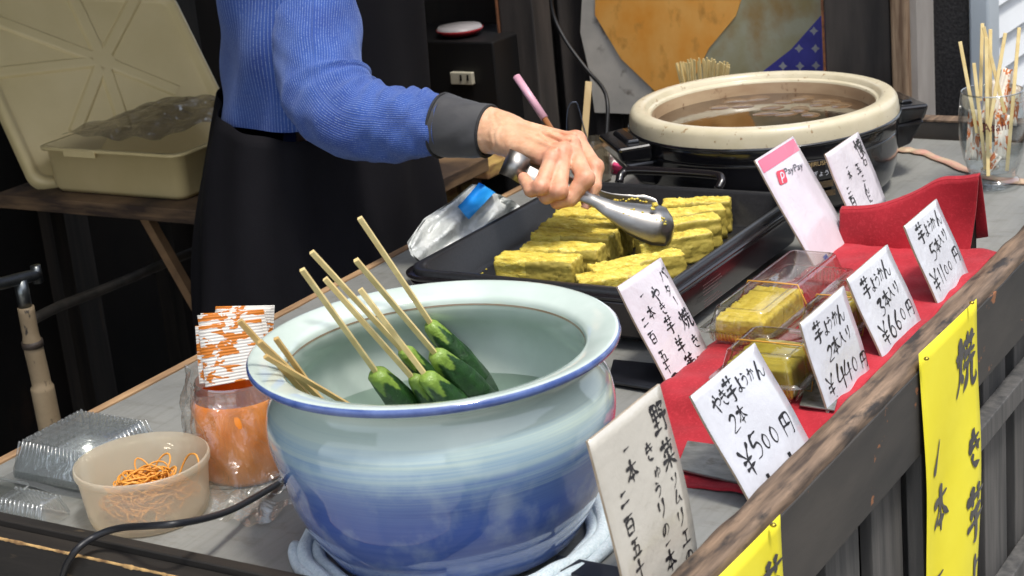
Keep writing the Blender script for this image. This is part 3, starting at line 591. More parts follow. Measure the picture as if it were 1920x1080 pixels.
setp(G().lathe([(.1445, 0), (.0002, 0)], (BC[0], BC[1], .106), 96).part('bowl_water', wm), 'clear water lying in the porcelain bowl around the cucumbers', 'water')
# towel under the bowl
m_tow = M('pale_blue_terry', (190, 206, 212), (212, 222, 226), (300, 300, 300), rough=.95, bmp=1., bsc=(420, 420, 420), bd=.002, sheen=.3)
tw = thing('folded_towel', 'pale blue terry towel rolled under the bowl', 'towel', (BC[0], BC[1], .002))
m_tows = M('blue_towel_stripe', (70, 100, 160), (110, 140, 190), (300, 300, 300), rough=.95, bmp=1., bsc=(420, 420, 420), bd=.002)
for k, (r, z, rad, a0, a1) in enumerate(((.133, .008, .007, -60, 250), (.143, .0065, .0055, -150, 40), (.124, .006, .006, 0, 360))):
    pts = []
    for i in range(90):
        a = math.radians(a0+(a1-a0)*i/89); q = r+.003*math.sin(a*2+k)+.001*math.sin(a*7)
        pts.append((BC[0]+q*math.cos(a), BC[1]+q*math.sin(a), z+.001*math.sin(a*17)))
    G().tube(pts, [rad*(1+.05*math.sin(i*.7)) for i in range(90)], 10).part('towel_roll', m_tow, tw)
# ================================================================== CUCUMBERS AND STICKS
m_stick = M('bamboo', (226, 206, 150), (206, 180, 118), (60, 60, 60), stops=(.3, .75), rough=.55, bmp=.2, bsc=(200, 200, 200))
m_stick2 = M('darker_bamboo', (204, 172, 110), (180, 146, 86), (50, 50, 50), stops=(.3, .75), rough=.55)
m_cuc, t, p = base('cucumber_skin')
at = t.nodes.new('ShaderNodeAttribute'); at.attribute_name = 'along'
n1 = noise(t, coords(t, (90, 90, 90)), 1, 4); n2 = noise(t, coords(t, (500, 500, 500)), 1, 2)
dk = ramp(t, n1, [(.3, lin((24, 50, 24))), (.6, lin((36, 72, 30))), (.85, lin((62, 104, 48)))])
at2 = t.nodes.new('ShaderNodeAttribute'); at2.attribute_name = 'peel'
c0 = mix(t, at2.outputs['Fac'], dk, lin((124, 152, 62))); c1 = mix(t, ramp(t, n2, [(.64, G8(0)), (.74, G8(.35))]), c0, lin((100, 130, 80)))
t.links.new(c1, p.inputs['Base Color']); p.inputs['Roughness'].default_value = .42; p.inputs['Coat Weight'].default_value = .18; p.inputs['Coat Roughness'].default_value = .2; bump(t, p, mth(t, 'ADD', n1, mth(t, 'MULTIPLY', n2, .3)), .7, .003)
def cucumber(label, tip, zt, top, zc, end, ze, r=.0125, seed=0, curve=.004):
    T = Z(*tip, zt); B = Z(*top, zc); E = Z(*end, ze); rr = np.random.default_rng(seed)
    c = thing('skewered_cucumber', label, 'cucumber skewer', B, 'cucumbers on sticks in the bowl')
    L = np.linalg.norm(E-B); d = (E-B)/L; pts = []; rad = []; side = np.cross(d, [0, 0, 1.]); side /= np.linalg.norm(side); u = np.cross(side, d)
    n = 90; ns = 44; vs = []; al = []; pe = []
    for i in range(n):
        s = i/(n-1); q = B+d*L*s+side*curve*math.sin(s*3.1)
        k = r*(.56+.44*min(1, s*L/.045)**.8)*(1+.03*math.sin(s*9+seed))
        if s*L < .004: k *= .72+.28*(s*L/.004)
        if s > .93: k *= math.sqrt(max(.02, 1-((s-.93)/.07)**2))
        for j in range(ns):
            a = 2*math.pi*j/ns; kk = k*(1+.045*math.cos(3*a+seed)+.02*math.sin(7*a+s*5)+.012*math.sin(a*5+s*40))
            vs.append(q+(side*math.cos(a)+u*math.sin(a))*kk); al.append(s)
            edge = .008+.016*abs(math.sin(a*2.5+seed*1.3))**2.2+.002*math.sin(a*8); pe.append(float(np.clip((edge-s*L)/.0022, 0, 1)))
    fs = [(i*ns+j, i*ns+(j+1) % ns, (i+1)*ns+(j+1) % ns, (i+1)*ns+j) for i in range(n-1) for j in range(ns)]+[tuple(range(ns))[::-1], tuple((n-1)*ns+j for j in range(ns))]
    g = G(); g.add(vs, fs); g.part('cucumber', m_cuc, c, attr={'along': al, 'peel': pe})
    g = G(); g.bar(B+d*.012, T, .0048, .0042, upv=(.3, -.9, .3)); g.part('stick', m_stick, c, bevel=.0004)
    return c
cucumber('short skewered cucumber nearest the left with broad pale green neck', (566, 505), .262, (703, 697), .146, (822, 840), .045, .0146, 1)
cucumber('skewered cucumber hidden deepest behind the front pair, dark skin', (584, 472), .265, (756, 655), .152, (860, 800), .050, .0125, 3)
cucumber('skewered cucumber tucked behind the middle one, only its pale neck showing', (609, 522), .242, (774, 706), .134, (860, 830), .05, .0118, 5)
cucumber('front middle skewered cucumber with pale green star neck', (675, 542), .228, (797, 706), .140, (920, 835), .04, .0140, 2)
cucumber('skewered cucumber second from the right with pale neck', (667, 487), .266, (814, 662), .155, (965, 820), .035, .0148, 4)
cucumber('longest dark skewered cucumber at the right of the bunch', (674, 408), .282, (804, 606), .165, (985, 810), .035, .0124, 6, .006)
def stick(label, a, za, b, zb, w=.0046, m=m_stick, group='bare sticks leaning in the bowl', name='bamboo_stick'):
    A_ = Z(*a, za); B_ = Z(*b, zb); g = G(); g.bar(A_, B_, w, w*.8, upv=(.3, -.9, .3)); t = thing(name, label, 'stick', B_, group); g.part('shaft', m, t, bevel=.0004); return t
stick('bare bamboo stick reaching farthest left over the bowl rim', (449, 601), .240, (585, 752), .152, .005, m_stick2)
stick('bare bamboo stick crossing just under the longest bare one', (487, 640), .227, (622, 768), .140, .0045, m_stick2)
stick('bare bamboo stick lowest on the rim, ending farthest right in the bowl', (497, 668), .219, (668, 768), .138, .0042, m_stick2)
stick('short upright bare bamboo stick right of the other bare ones', (517, 634), .222, (612, 765), .142, .0046, m_stick2)

# ================================================================== GRIDDLE
m_gr = M('black_nonstick', (30, 30, 32), (40, 40, 42), (300, 300, 300), rough=.32, bmp=.12, bsc=(500, 500, 500)); m_gb = M('black_gloss_case', (22, 21, 23), (30, 26, 28), (10, 10, 10), rough=.22, coat=.3)
m_gm = M('maroon_black_case', (40, 26, 28), (30, 24, 26), (8, 8, 8), rough=.25, coat=.3)
def rrect(x0, x1, y0, y1, r, n=8):
    out = []
    for cx_, cy_, a0 in ((x1-r, y1-r, 0), (x0+r, y1-r, 90), (x0+r, y0+r, 180), (x1-r, y0+r, 270)):
        for k in range(n+1): a = math.radians(a0+90*k/n); out.append((cx_+r*math.cos(a), cy_+r*math.sin(a)))
    return out
def rloft(g, secs, capb=True, capt=True, n=8):
    """secs: (x0,x1,y0,y1,r,z)"""
    m = 4*(n+1); vs = []
    for s in secs: vs += [(x, y, s[5]) for x, y in rrect(*s[:5], n)]
    fs = [(i*m+k, i*m+(k+1) % m, (i+1)*m+(k+1) % m, (i+1)*m+k) for i in range(len(secs)-1) for k in range(m)]
    g.add(vs, fs)
    g.smooth = False
    b = len(g.v)-len(vs)
    if capb: g.f.append(tuple(reversed(range(b, b+m)))); g.mi.append(g.cur); g.sm.append(False)
    if capt: g.f.append(tuple(range(b+(len(secs)-1)*m, b+len(secs)*m))); g.mi.append(g.cur); g.sm.append(False)
    g.smooth = True; return g
gx0, gx1, gy0, gy1 = -.640, -.283, .500, .925
gd = thing('electric_griddle', 'large black rectangular electric griddle full of yellow sweet potato bars', 'griddle', (-.46, .71, 0))
rloft(G(), [(gx0+.02, gx1-.016, gy0+.02, gy1-.02, .03, .012), (gx0+.008, gx1-.004, gy0+.008, gy1-.008, .035, .020), (gx0+.002, gx1+.002, gy0+.002, gy1-.002, .035, .060), (gx0+.004, gx1, gy0+.004, gy1-.004, .034, .063)], True, False).part('case', m_gm, gd, bevel=.0015)
rloft(G(), [(gx0, gx1+.003, gy0, gy1, .036, .0640), (gx0-.002, gx1+.005, gy0-.002, gy1+.002, .038, .0665), (gx0-.002, gx1+.005, gy0-.002, gy1+.002, .038, .069), (gx0+.006, gx1-.003, gy0+.006, gy1-.006, .034, .069)], False, False).part('case_rim', m_gb, gd)
rloft(G(), [(gx0+.006, gx1-.003, gy0+.006, gy1-.006, .034, .068), (gx0+.006, gx1-.003, gy0+.006, gy1-.006, .034, .0745), (gx0+.009, gx1-.006, gy0+.009, gy1-.009, .032, .076), (gx0+.016, gx1-.013, gy0+.016, gy1-.016, .028, .0755), (gx0+.019, gx1-.016, gy0+.019, gy1-.019, .026, .073), (gx0+.024, gx1-.021, gy0+.024, gy1-.024, .024, .034), (gx0+.030, gx1-.027, gy0+.030, gy1-.030, .02, .0305)], False, True).part('plate', m_gr, gd)
g = G(); g.tube(spline([(-.56, gy1+.004, .072), (-.56, gy1+.016, .082), (-.54, gy1+.022, .086), (-.43, gy1+.022, .086), (-.41, gy1+.016, .082), (-.41, gy1+.004, .072)], 6), .006, 10); g.part('handle', m_gb, gd)
g = G(); g.tube(spline([(-.53, gy0-.004, .066), (-.53, gy0-.014, .070), (-.51, gy0-.019, .071), (-.42, gy0-.019, .071), (-.40, gy0-.014, .070), (-.40, gy0-.004, .066)], 6), .006, 10); g.part('handle', m_gb, gd)
for x, y in ((gx0+.05, gy0+.05), (gx1-.05, gy0+.05), (gx0+.05, gy1-.05), (gx1-.05, gy1-.05)): G().lathe([(.010, .003), (.011, .013)], (x, y, 0), 16, True).part('foot', m_gb, gd)
g = G()
for k in range(8):
    z = .053-k*.0038
    if k == 4: continue
    y = .602
    while y < .650-(.01 if k % 3 == 2 else 0):
        l = rng.uniform(.0012, .004); g.poly([(gx1+.0035, y, z), (gx1+.0035, y+l, z), (gx1+.0035, y+l, z+.0013), (gx1+.0035, y, z+.0013)]); y += l+.0009
g.part('rating_label', M('faint_label_print', (104, 84, 84), rough=.4), gd)
# sweet potato bars
m_yo, t, p = base('sweet_potato_paste')
n1 = noise(t, coords(t, (60, 170, 170)), 1, 6, .65); n2 = noise(t, coords(t, (500, 500, 500)), 1, 4)
geo = t.nodes.new('ShaderNodeNewGeometry'); 
c0 = ramp(t, n1, [(.3, lin((164, 132, 44))), (.46, lin((208, 184, 70))), (.60, lin((226, 208, 100))), (.72, lin((242, 232, 164)))])
c1 = mix(t, ramp(t, noise(t, coords(t, (40, 40, 90)), 1, 5), [(.62, G8(0)), (.78, G8(.6))]), c0, lin((150, 104, 30)))
t.links.new(c1, p.inputs['Base Color']); p.inputs['Roughness'].default_value = .6; p.inputs['Subsurface Weight'].default_value = .25; p.inputs['Subsurface Radius'].default_value = (.004, .003, .001); p.inputs['Subsurface Scale'].default_value = 1
bump(t, p, mth(t, 'ADD', n1, n2), .6, .002)
m_yos = M('baked_shaded_cut_face', (184, 166, 76), (158, 138, 60), (120, 120, 60), stops=(.3, .75), rough=.5, bmp=.45, bsc=(260, 260, 260), c3=(206, 188, 92), st3=(.55, .75), sc3=(60, 60, 120))  # baked olive of the sides, with some shade put into the colour
def bar_mesh(L, T, H, seed, rough=.0017):
    nx, ny, nz = int(L/.0028), max(4, int(T/.0021)), int(H/.0021); r = np.random.default_rng(seed)
    V = {}; vs = []; fs = []
    def vid(i, j, k):
        if (i, j, k) not in V: V[(i, j, k)] = len(vs); vs.append([i/nx-.5, j/ny-.5, k/nz])
        return V[(i, j, k)]
    for i in range(nx):
        for j in range(ny): fs.append((vid(i, j, nz), vid(i+1, j, nz), vid(i+1, j+1, nz), vid(i, j+1, nz))); fs.append((vid(i, j, 0), vid(i, j+1, 0), vid(i+1, j+1, 0), vid(i+1, j, 0)))
    for i in range(nx):
        for k in range(nz): fs.append((vid(i, 0, k), vid(i+1, 0, k), vid(i+1, 0, k+1), vid(i, 0, k+1))); fs.append((vid(i, ny, k), vid(i, ny, k+1), vid(i+1, ny, k+1), vid(i+1, ny, k)))
    for j in range(ny):
        for k in range(nz): fs.append((vid(0, j, k), vid(0, j, k+1), vid(0, j+1, k+1), vid(0, j+1, k))); fs.append((vid(nx, j, k), vid(nx, j+1, k), vid(nx, j+1, k+1), vid(nx, j, k+1)))
    P = np.array(vs)*np.array([L, T, H]); c = np.array([0, 0, H/2]); q = P-c; hx = np.array([L, T, H])/2; rd = .0035
    inner = np.clip(q, -(hx-rd), hx-rd); d = q-inner; l = np.linalg.norm(d, axis=1, keepdims=True); P = c+inner+np.where(l > 1e-9, d/np.maximum(l, 1e-9)*np.minimum(l, rd), 0)
    top = P[:, 2] > H*.92
    s = (vnoise(P*np.array([90, 420, 300])+seed*7, 11)*.7+vnoise(P*np.array([300, 700, 700])+seed, 12)*.45+rng.normal(size=len(P))*.22+.5*np.maximum(0, vnoise(P*np.array([520, 900, 900])+seed*2, 15)))
    nrm = (P-c)/hx; nrm /= np.linalg.norm(nrm, axis=1, keepdims=True); P = P+nrm*(s*rough)[:, None]
    P[:, 2] += np.where(top, vnoise(P*np.array([45, 620, 0])+seed*3, 13)*.0019, 0)
    return P, fs
def bar_g(P, F, i_side=True):
    return None
def sweet_bar(label, x, y, L, T, H, yaw=0, seed=0, z=.0315, tilt=0):
    P, F = bar_mesh(L, T, H, seed); ca, sa = math.cos(yaw), math.sin(yaw)
    if tilt: c, s = math.cos(tilt), math.sin(tilt); P = np.stack([P[:, 0], P[:, 1]*c-P[:, 2]*s, P[:, 1]*s+P[:, 2]*c], 1); P[:, 2] -= P[:, 2].min()
    Q = np.stack([x+P[:, 0]*ca-P[:, 1]*sa, y+P[:, 0]*sa+P[:, 1]*ca, z+P[:, 2]], 1)
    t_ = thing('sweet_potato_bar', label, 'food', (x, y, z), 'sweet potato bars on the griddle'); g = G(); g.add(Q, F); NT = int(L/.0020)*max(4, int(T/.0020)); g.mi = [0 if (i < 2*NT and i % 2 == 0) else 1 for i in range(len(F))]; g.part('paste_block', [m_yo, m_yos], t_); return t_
ordn = ['nearest bar of the left row with dark olive front face', 'second bar of the left row, longer than the one in front', 'third bar of the left row, just behind two olive faced ones', 'fourth bar of the left row with squared bright end', 'fifth bar of the left row, partly under the tongs', 'farthest bar of the left row, below the fingers']
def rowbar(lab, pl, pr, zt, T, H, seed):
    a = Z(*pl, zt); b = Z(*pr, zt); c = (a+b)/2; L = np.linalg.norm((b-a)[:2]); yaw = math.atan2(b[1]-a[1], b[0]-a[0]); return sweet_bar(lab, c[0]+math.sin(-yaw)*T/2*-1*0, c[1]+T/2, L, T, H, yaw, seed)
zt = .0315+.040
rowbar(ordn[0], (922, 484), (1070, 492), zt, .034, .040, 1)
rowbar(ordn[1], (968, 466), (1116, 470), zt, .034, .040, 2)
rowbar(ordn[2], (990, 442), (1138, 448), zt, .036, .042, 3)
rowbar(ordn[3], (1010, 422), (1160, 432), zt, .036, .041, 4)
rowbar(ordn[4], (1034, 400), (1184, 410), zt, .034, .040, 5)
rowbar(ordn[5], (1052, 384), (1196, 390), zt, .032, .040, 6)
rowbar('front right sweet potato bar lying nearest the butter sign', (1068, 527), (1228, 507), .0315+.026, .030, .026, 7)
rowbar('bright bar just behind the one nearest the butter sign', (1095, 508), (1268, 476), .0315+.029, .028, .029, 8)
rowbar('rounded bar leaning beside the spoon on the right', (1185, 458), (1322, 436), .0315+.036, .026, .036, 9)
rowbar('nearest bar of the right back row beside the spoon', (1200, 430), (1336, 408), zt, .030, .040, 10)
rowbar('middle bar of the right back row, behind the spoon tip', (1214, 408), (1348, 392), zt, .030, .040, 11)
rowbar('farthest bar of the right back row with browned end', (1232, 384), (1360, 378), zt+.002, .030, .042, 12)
# crumbs
cr = G()
def crumb(g, c, r, seed):
    rr = np.random.default_rng(seed); n = 8; vs = []
    for i in range(5):
        for j in range(n): ph = math.pi*i/4; th = 2*math.pi*j/n; k = r*rr.uniform(.7, 1.25); vs.append((c[0]+k*math.sin(ph)*math.cos(th), c[1]+k*math.sin(ph)*math.sin(th), c[2]+k*.7*math.cos(ph)))
    g.add(vs, [(i*n+j, (i+1)*n+j, (i+1)*n+(j+1) % n, i*n+(j+1) % n) for i in range(4) for j in range(n)])
for px, py, r in ((893, 521, .003), (1168, 467, .0042), (1176, 472, .004), (1160, 475, .003), (905, 512, .0012), (912, 505, .0014), (945, 480, .0015), (1185, 463, .0025), (1146, 488, .0025)):
    crumb(cr, Z(px, py, .033), r, int(px))
for k in range(40):
    px, py = rng.uniform(890, 1190), 0; q = Z(px, rng.uniform(470, 540), .032); crumb(cr, q, rng.uniform(.0006, .0014), k)
setp(cr.part('crumbs', m_yo), 'loose yellow crumbs scattered on the black griddle plate', 'crumbs', kind='stuff')
# ================================================================== TONGS
m_steel = M('brushed_steel', (176, 172, 166), (150, 146, 140), (20, 20, 20), rough=.36, metal=1., bmp=.08, bsc=(300, 300, 300))
tg = thing('serving_tongs', 'stainless steel serving tongs with two spoon ends held over the griddle', 'tongs', W(1000, 325, 2.25))
def blade(cpts, hw, bulge, name, sgn, lift=None):
    C_ = spline(cpts, 10); n = len(C_); hws = np.interp(np.linspace(0, 1, n), *hw); bl = np.interp(np.linspace(0, 1, n), *bulge); g = G(); m = 17; vs = []
    for i in range(n):
        d = C_[min(i+1, n-1)]-C_[max(i-1, 0)]; d /= np.linalg.norm(d); nn = -FW*.93+UP*.36; nn = nn-d*(nn@d); nn /= np.linalg.norm(nn); wv = np.cross(nn, d)
        for j in range(m): s = -1+2*j/(m-1); vs.append(C_[i]+wv*s*hws[i]+nn*sgn*bl[i]*(1-s*s))
    g.add(vs, [(i*m+j, i*m+j+1, (i+1)*m+j+1, (i+1)*m+j) for i in range(n-1) for j in range(m-1)])
    return g.part(name, m_steel, tg, solid=.0011)
Wd = W
blade([Wd(985, 322, 2.235), Wd(1050, 350, 2.235), Wd(1105, 372, 2.235), Wd(1150, 395, 2.236), Wd(1200, 415, 2.238), Wd(1240, 424, 2.242), Wd(1264, 428, 2.246)],
      ([0, .2, .38, .5, .62, .76, .88, .96, 1], [.010, .0085, .0078, .013, .0215, .0275, .0255, .0165, .003]), ([0, .45, .6, .8, .95, 1], [.001, .004, .011, .016, .009, 0]), 'spoon_blade', 1)
blade([Wd(985, 316, 2.262), Wd(1050, 338, 2.27), Wd(1102, 358, 2.28), Wd(1140, 380, 2.285), Wd(1180, 398, 2.285), Wd(1215, 405, 2.283), Wd(1232, 408, 2.28)],
      ([0, .2, .38, .5, .62, .76, .88, .96, 1], [.010, .0085, .0078, .014, .023, .028, .025, .016, .003]), ([0, .45, .6, .8, .95, 1], [.001, .004, .010, .013, .007, 0]), 'spoon_blade', -1)
# hinge loop
g = G(); a_ = W(985, 322, 2.235); b_ = W(985, 316, 2.262); e_ = W(946, 302, 2.25); dd = (a_+b_)/2-e_; ax = dd/np.linalg.norm(dd)
wv = UP*.9-RT*.35; wv = wv-ax*(wv@ax); wv /= np.linalg.norm(wv); side = np.cross(ax, wv); rad_ = .0155
C0 = e_+ax*rad_; pts = [b_]; 
for k in range(9): an = math.pi*k/8; pts.append(C0+side*rad_*math.cos(an)-ax*rad_*math.sin(an))
pts2 = [C0+side*rad_*math.cos(math.pi*k/12)-ax*rad_*math.sin(math.pi*k/12) for k in range(13)]
s1, s2 = (a_, b_) if (a_-C0)@side > 0 else (b_, a_)
pts2 = [s1]+pts2+[s2]; vs = []
for q in pts2: vs += [q-wv*.0165, q+wv*.0165]
g.add(vs, [(2*i, 2*i+2, 2*i+3, 2*i+1) for i in range(len(pts2)-1)]); g.part('hinge_loop', m_steel, tg, solid=.0012)
cr = G()
for k in range(46):
    u, v = rng.uniform(0, 1), rng.normal(0, .4); px = 1165+u*88; py = 405+u*14+v*22; q = W(px, py, 2.226+abs(v)*.006); crumb(cr, q, rng.uniform(.0007, .0019), 200+k)
for px, py, r in ((1228, 384, .0042), (1224, 391, .0032), (1240, 414, .003), (1246, 420, .0026), (1238, 428, .0024)): crumb(cr, W(px, py, 2.228), r, int(py))
for k in range(14): crumb(cr, W(1142+k*5.3, 374+rng.uniform(-3, 3)+abs(k-7)*.5, 2.272), rng.uniform(.001, .0026), 300+k)
setp(cr.part('spoon_crumbs', m_yo), 'yellow crumbs stuck to the steel spoon ends of the tongs', 'crumbs', kind='stuff')

# ================================================================== PERSON
pr = thing('person', 'vendor in a blue ribbed sweater and black apron reaching over the griddle with tongs', 'person', (-1.05, .92, -.75))
hc = 1550.
def J(px, py, d): return W(px, py, d)
fing = {
 'pinky': [((1036, 298), 2.232, .0104), ((1014, 350), 2.204, .0094), ((996, 356), 2.212, .0084), ((982, 334), 2.232, .0074)],
 'ring': [((1054, 287), 2.244, .0112), ((1048, 357), 2.207, .0102), ((1025, 368), 2.222, .0090), ((1006, 352), 2.244, .0078)],
 'middle': [((1070, 274), 2.262, .0116), ((1097, 335), 2.222, .0108), ((1070, 371), 2.224, .0096), ((1044, 380), 2.236, .0082)],
 'index': [((1080, 265), 2.290, .0116), ((1115, 314), 2.258, .0104), ((1113, 350), 2.246, .0092), ((1101, 379), 2.242, .0078)]}
wr0 = J(860, 236, 2.350); thumb = [J(975, 285, 2.32), J(1045, 335, 2.31), J(1092, 362, 2.285), J(1112, 372, 2.27)]
def hand(p):
    # forearm and wrist, oval
    d = cone(p, J(868, 240, 2.352), J(918, 246, 2.335), .026, .0265)
    d = smin(d, cone(p, J(915, 236, 2.335), J(948, 246, 2.325), .0235, .0215), .012)
    d = smin(d, cone(p, J(918, 258, 2.325), J(955, 262, 2.305), .0190, .0175), .012)
    mc = [((948, 236), 2.325, (1079, 268), 2.290, .0125, .0118), ((945, 243), 2.315, (1068, 275), 2.264, .0125, .0120), ((943, 254), 2.305, (1052, 289), 2.246, .0125, .0118), ((942, 266), 2.30, (1036, 300), 2.234, .0135, .0112)]
    pal = None
    for a, da, b, db, ra, rb in mc:
        q = cone(p, J(*a, da), J(*b, db), ra, rb); pal = q if pal is None else smin(pal, q, .010)
    pal = smin(pal, cone(p, J(965, 272, 2.315), J(1040, 305, 2.285), .017, .0165), .010)
    d = smin(d, pal, .014)
    for a, b in (((975, 238, 2.294), (1068, 262, 2.246)), ((972, 251, 2.284), (1045, 279, 2.226)), ((985, 230, 2.308), (1076, 252, 2.276))):   # tendons
        d = smin(d, cone(p, J(*a), J(*b), .0012, .0020), .006)
    for pts in (((958, 232, 2.297), (980, 246, 2.285), (1010, 252, 2.27), (1030, 268, 2.248)), ((985, 262, 2.276), (1008, 268, 2.262), (1022, 284, 2.242)), ((1000, 243, 2.283), (1035, 252, 2.262), (1055, 262, 2.25))):    # veins
        for a, b in zip(pts[:-1], pts[1:]): d = smin(d, cone(p, J(*a), J(*b), .0010, .0010), .004)
    th = smin(cone(p, thumb[0], thumb[1], .016, .0125), cone(p, thumb[1], thumb[2], .0115, .0105), .006); th = smin(th, cone(p, thumb[2], thumb[3], .0105, .009), .004)
    d = smin(d, th, .008)
    for nm in ('index', 'middle', 'ring', 'pinky'):
        f = fing[nm]; q = None
        for (a, da, ra), (b, db, rb) in zip(f[:-1], f[1:]):
            s = cone(p, J(*a, da), J(*b, db), ra*1.04, rb*1.02); q = s if q is None else smin(q, s, .0035)
        q = smin(q, np.linalg.norm(p-J(*f[1][0], f[1][1]), axis=1)-f[1][2]*1.08, .004)
        q = smin(q, np.linalg.norm(p-J(f[0][0][0], f[0][0][1]-2, f[0][1]-.002), axis=1)-f[0][2]*1.12, .004)
        d = smin(d, q, .0042 if nm != 'index' else .006)
    d = d+vnoise(p*420, 21)*.00022+vnoise(p*900, 22)*.00008
    # creases across the wrist edge
    s = (p-J(925, 245, 2.33))@RT; d = d+.0004*np.exp(-((s-.004)/.012)**2)*np.sin(s*620+2.5*vnoise(p*70, 3))
    return d
ctr = J(1000, 300, 2.29); allp = np.array([J(790, 200, 2.4), J(790, 300, 2.3), J(1135, 240, 2.33), J(1135, 400, 2.18), J(960, 400, 2.18), J(960, 200, 2.4), J(1050, 380, 2.35)])
V, F = nets(hand, allp.min(0)-.02, allp.max(0)+.02, .00135)
red = np.zeros(len(V))
for nm, f in fing.items():
    for (a, da, ra), wgt, rad in ((f[0], .85, .018), (f[1], .75, .015), (f[3], .6, .014), (f[2], .35, .012)): red = np.maximum(red, wgt*np.exp(-(np.linalg.norm(V-J(*a, da), axis=1)/rad)**2*.9))
m_skin, t, p = base('weathered_skin')
at = t.nodes.new('ShaderNodeAttribute'); at.attribute_name = 'red'; n1 = noise(t, coords(t, (70, 70, 70)), 1, 5); n2 = noise(t, coords(t, (700, 700, 700)), 1, 3)
c0 = ramp(t, n1, [(.3, lin((208, 156, 122))), (.7, lin((226, 182, 148)))]); c0 = mix(t, mth(t, 'MULTIPLY', at.outputs['Fac'], .65), c0, lin((208, 112, 92)))
t.links.new(c0, p.inputs['Base Color']); p.inputs['Roughness'].default_value = .42; p.inputs['Subsurface Weight'].default_value = .25; p.inputs['Subsurface Radius'].default_value = (.008, .003, .0015); p.inputs['Subsurface Scale'].default_value = 1
bump(t, p, mth(t, 'ADD', mth(t, 'MULTIPLY', noise(t, coords(t, (260, 260, 110), rot=(0, .5, .6)), 1, 4, dist=1.5), 1.2), mth(t, 'MULTIPLY', n2, .5)), .45, .0012)
# the rest of the body in one mesh with the hand
PF = np.array([.92, .39, 0]); PS = np.array([-.39, .92, 0])   # facing direction and the person's left
hd = np.array([-1.00, 1.02, .70])
def bodyf(p):
    d = np.linalg.norm((p-hd)/np.array([.085, .078, .112]), axis=1)*.085-.085
    d = smin(d, cone(p, hd-np.array([.0, 0, .04]), np.array([-1.03, .99, .42]), .052, .06), .02)
    d = smin(d, cone(p, hd+PF*.085+np.array([0, 0, -.005]), hd+PF*.1+np.array([0, 0, -.03]), .008, .014), .012)
    d = smin(d, cone(p, np.array([-1.04, .98, .40]), np.array([-1.04, .96, -.1]), .08, .085), .05)
    for s in (-1, 1): d = smin(d, cone(p, np.array([-1.04, .95, -.12])+PS*s*.08, np.array([-1.06, .93, -.70])+PS*s*.09, .075, .045), .02)
    return d
V2, F2_ = nets(bodyf, (-1.26, .70, -.78), (-.82, 1.24, .86), .012)
g = G(); g.add(V, F); g.add(V2, F2_)
BODY = g.part('body', m_skin, pr, attr={'red': list(red)+[.1]*len(V2)})
# nails
m_nail = M('fingernail', (226, 170, 150), rough=.25)
def nail(px, py, d, ang, w, l):
    c = J(px, py, d); ca, sa = math.cos(ang), math.sin(ang); u = RT*ca-UP*sa; v = RT*sa+UP*ca; g = G()
    g.grid(lambda a, b: c+u*(a-.5)*w+v*(b-.5)*l-FW*(.0022*(1-(2*a-1)**2)-.001*(2*b-1)**2), 9, 7); g.part('fingernail', m_nail, BODY, solid=.0005)
nail(1099, 383, 2.2345, .35, .0095, .011)
# sleeve: swept tube with knit ribs
path = spline([W(600, -190, 2.56), W(600, -60, 2.54), W(594, 30, 2.515), W(596, 110, 2.49), W(612, 178, 2.465), W(660, 222, 2.43), W(730, 232, 2.41), W(790, 234, 2.385), W(838, 236, 2.365)], 10)
n = len(path); hwp = np.interp(np.linspace(0, 1, n), [0, .15, .3, .42, .52, .60, .75, .9, 1], [.066, .063, .0615, .0595, .0565, .0555, .0500, .0425, .0385])
nu = 160; vs = []; uvs = []; cam_n = -FW
acc = 0
for i in range(n):
    d = path[min(i+1, n-1)]-path[max(i-1, 0)]; d /= np.linalg.norm(d); b = cam_n-d*(cam_n@d); b /= np.linalg.norm(b); c = np.cross(d, b)
    if i: acc += np.linalg.norm(path[i]-path[i-1])
    s = i/(n-1)
    for j in range(nu):
        a = 2*math.pi*j/nu; cs = math.cos(a); sn = math.sin(a)      # b side faces the camera; c is to one side
        inner = max(0, -sn) if True else 0
        fold = 0
        for s0, am, wd in ((.50, .0075, .016), (.565, .006, .016), (.63, .005, .015), (.70, .004, .015), (.77, .003, .014), (.84, .003, .013), (.90, .0025, .012)):
            ph = s-s0+.022*cs*(1 if s0 < .6 else .8)+.01*math.sin(a*2); fold += 1.7*am*math.exp(-(ph/wd)**2)*(.25+.75*max(0, sn*TOP if False else -sn)) if True else 0
        wob = .0015*math.sin(a*3+s*20)+.0012*math.sin(a*5-s*33)+.0006*math.sin(a*9+s*70)
        r = hwp[i]+fold+wob-(.0035*math.exp(-((s-.985)/.006)**2))
        vs.append(path[i]+(b*cs*.92+c*sn)*r); uvs.append((j/nu, acc*10))
fs = [(i*nu+j, i*nu+(j+1) % nu, (i+1)*nu+(j+1) % nu, (i+1)*nu+j) for i in range(n-1) for j in range(nu)]
m_knit, t, p = base('blue_rib_knit')
uvn = t.nodes.new('ShaderNodeUVMap'); uvn.uv_map = 'UVMap'; sp = t.nodes.new('ShaderNodeSeparateXYZ'); t.links.new(uvn.outputs[0], sp.inputs[0])
tri = mth(t, 'PINGPONG', mth(t, 'MULTIPLY', sp.outputs['X'], 104), .5); rib = mth(t, 'MULTIPLY', tri, 2)
mp = t.nodes.new('ShaderNodeMapping'); mp.inputs['Scale'].default_value = (190, 90, 1); t.links.new(uvn.outputs[0], mp.inputs[0]); nf = noise(t, mp.outputs[0], 1, 3)
n3 = noise(t, coords(t, (16, 16, 16)), 1, 3)
line_ = mth(t, 'MULTIPLY', ramp(t, rib, [(.66, G8(0)), (.97, G8(1))]), ramp(t, nf, [(.42, G8(.0)), (.62, G8(1))]))
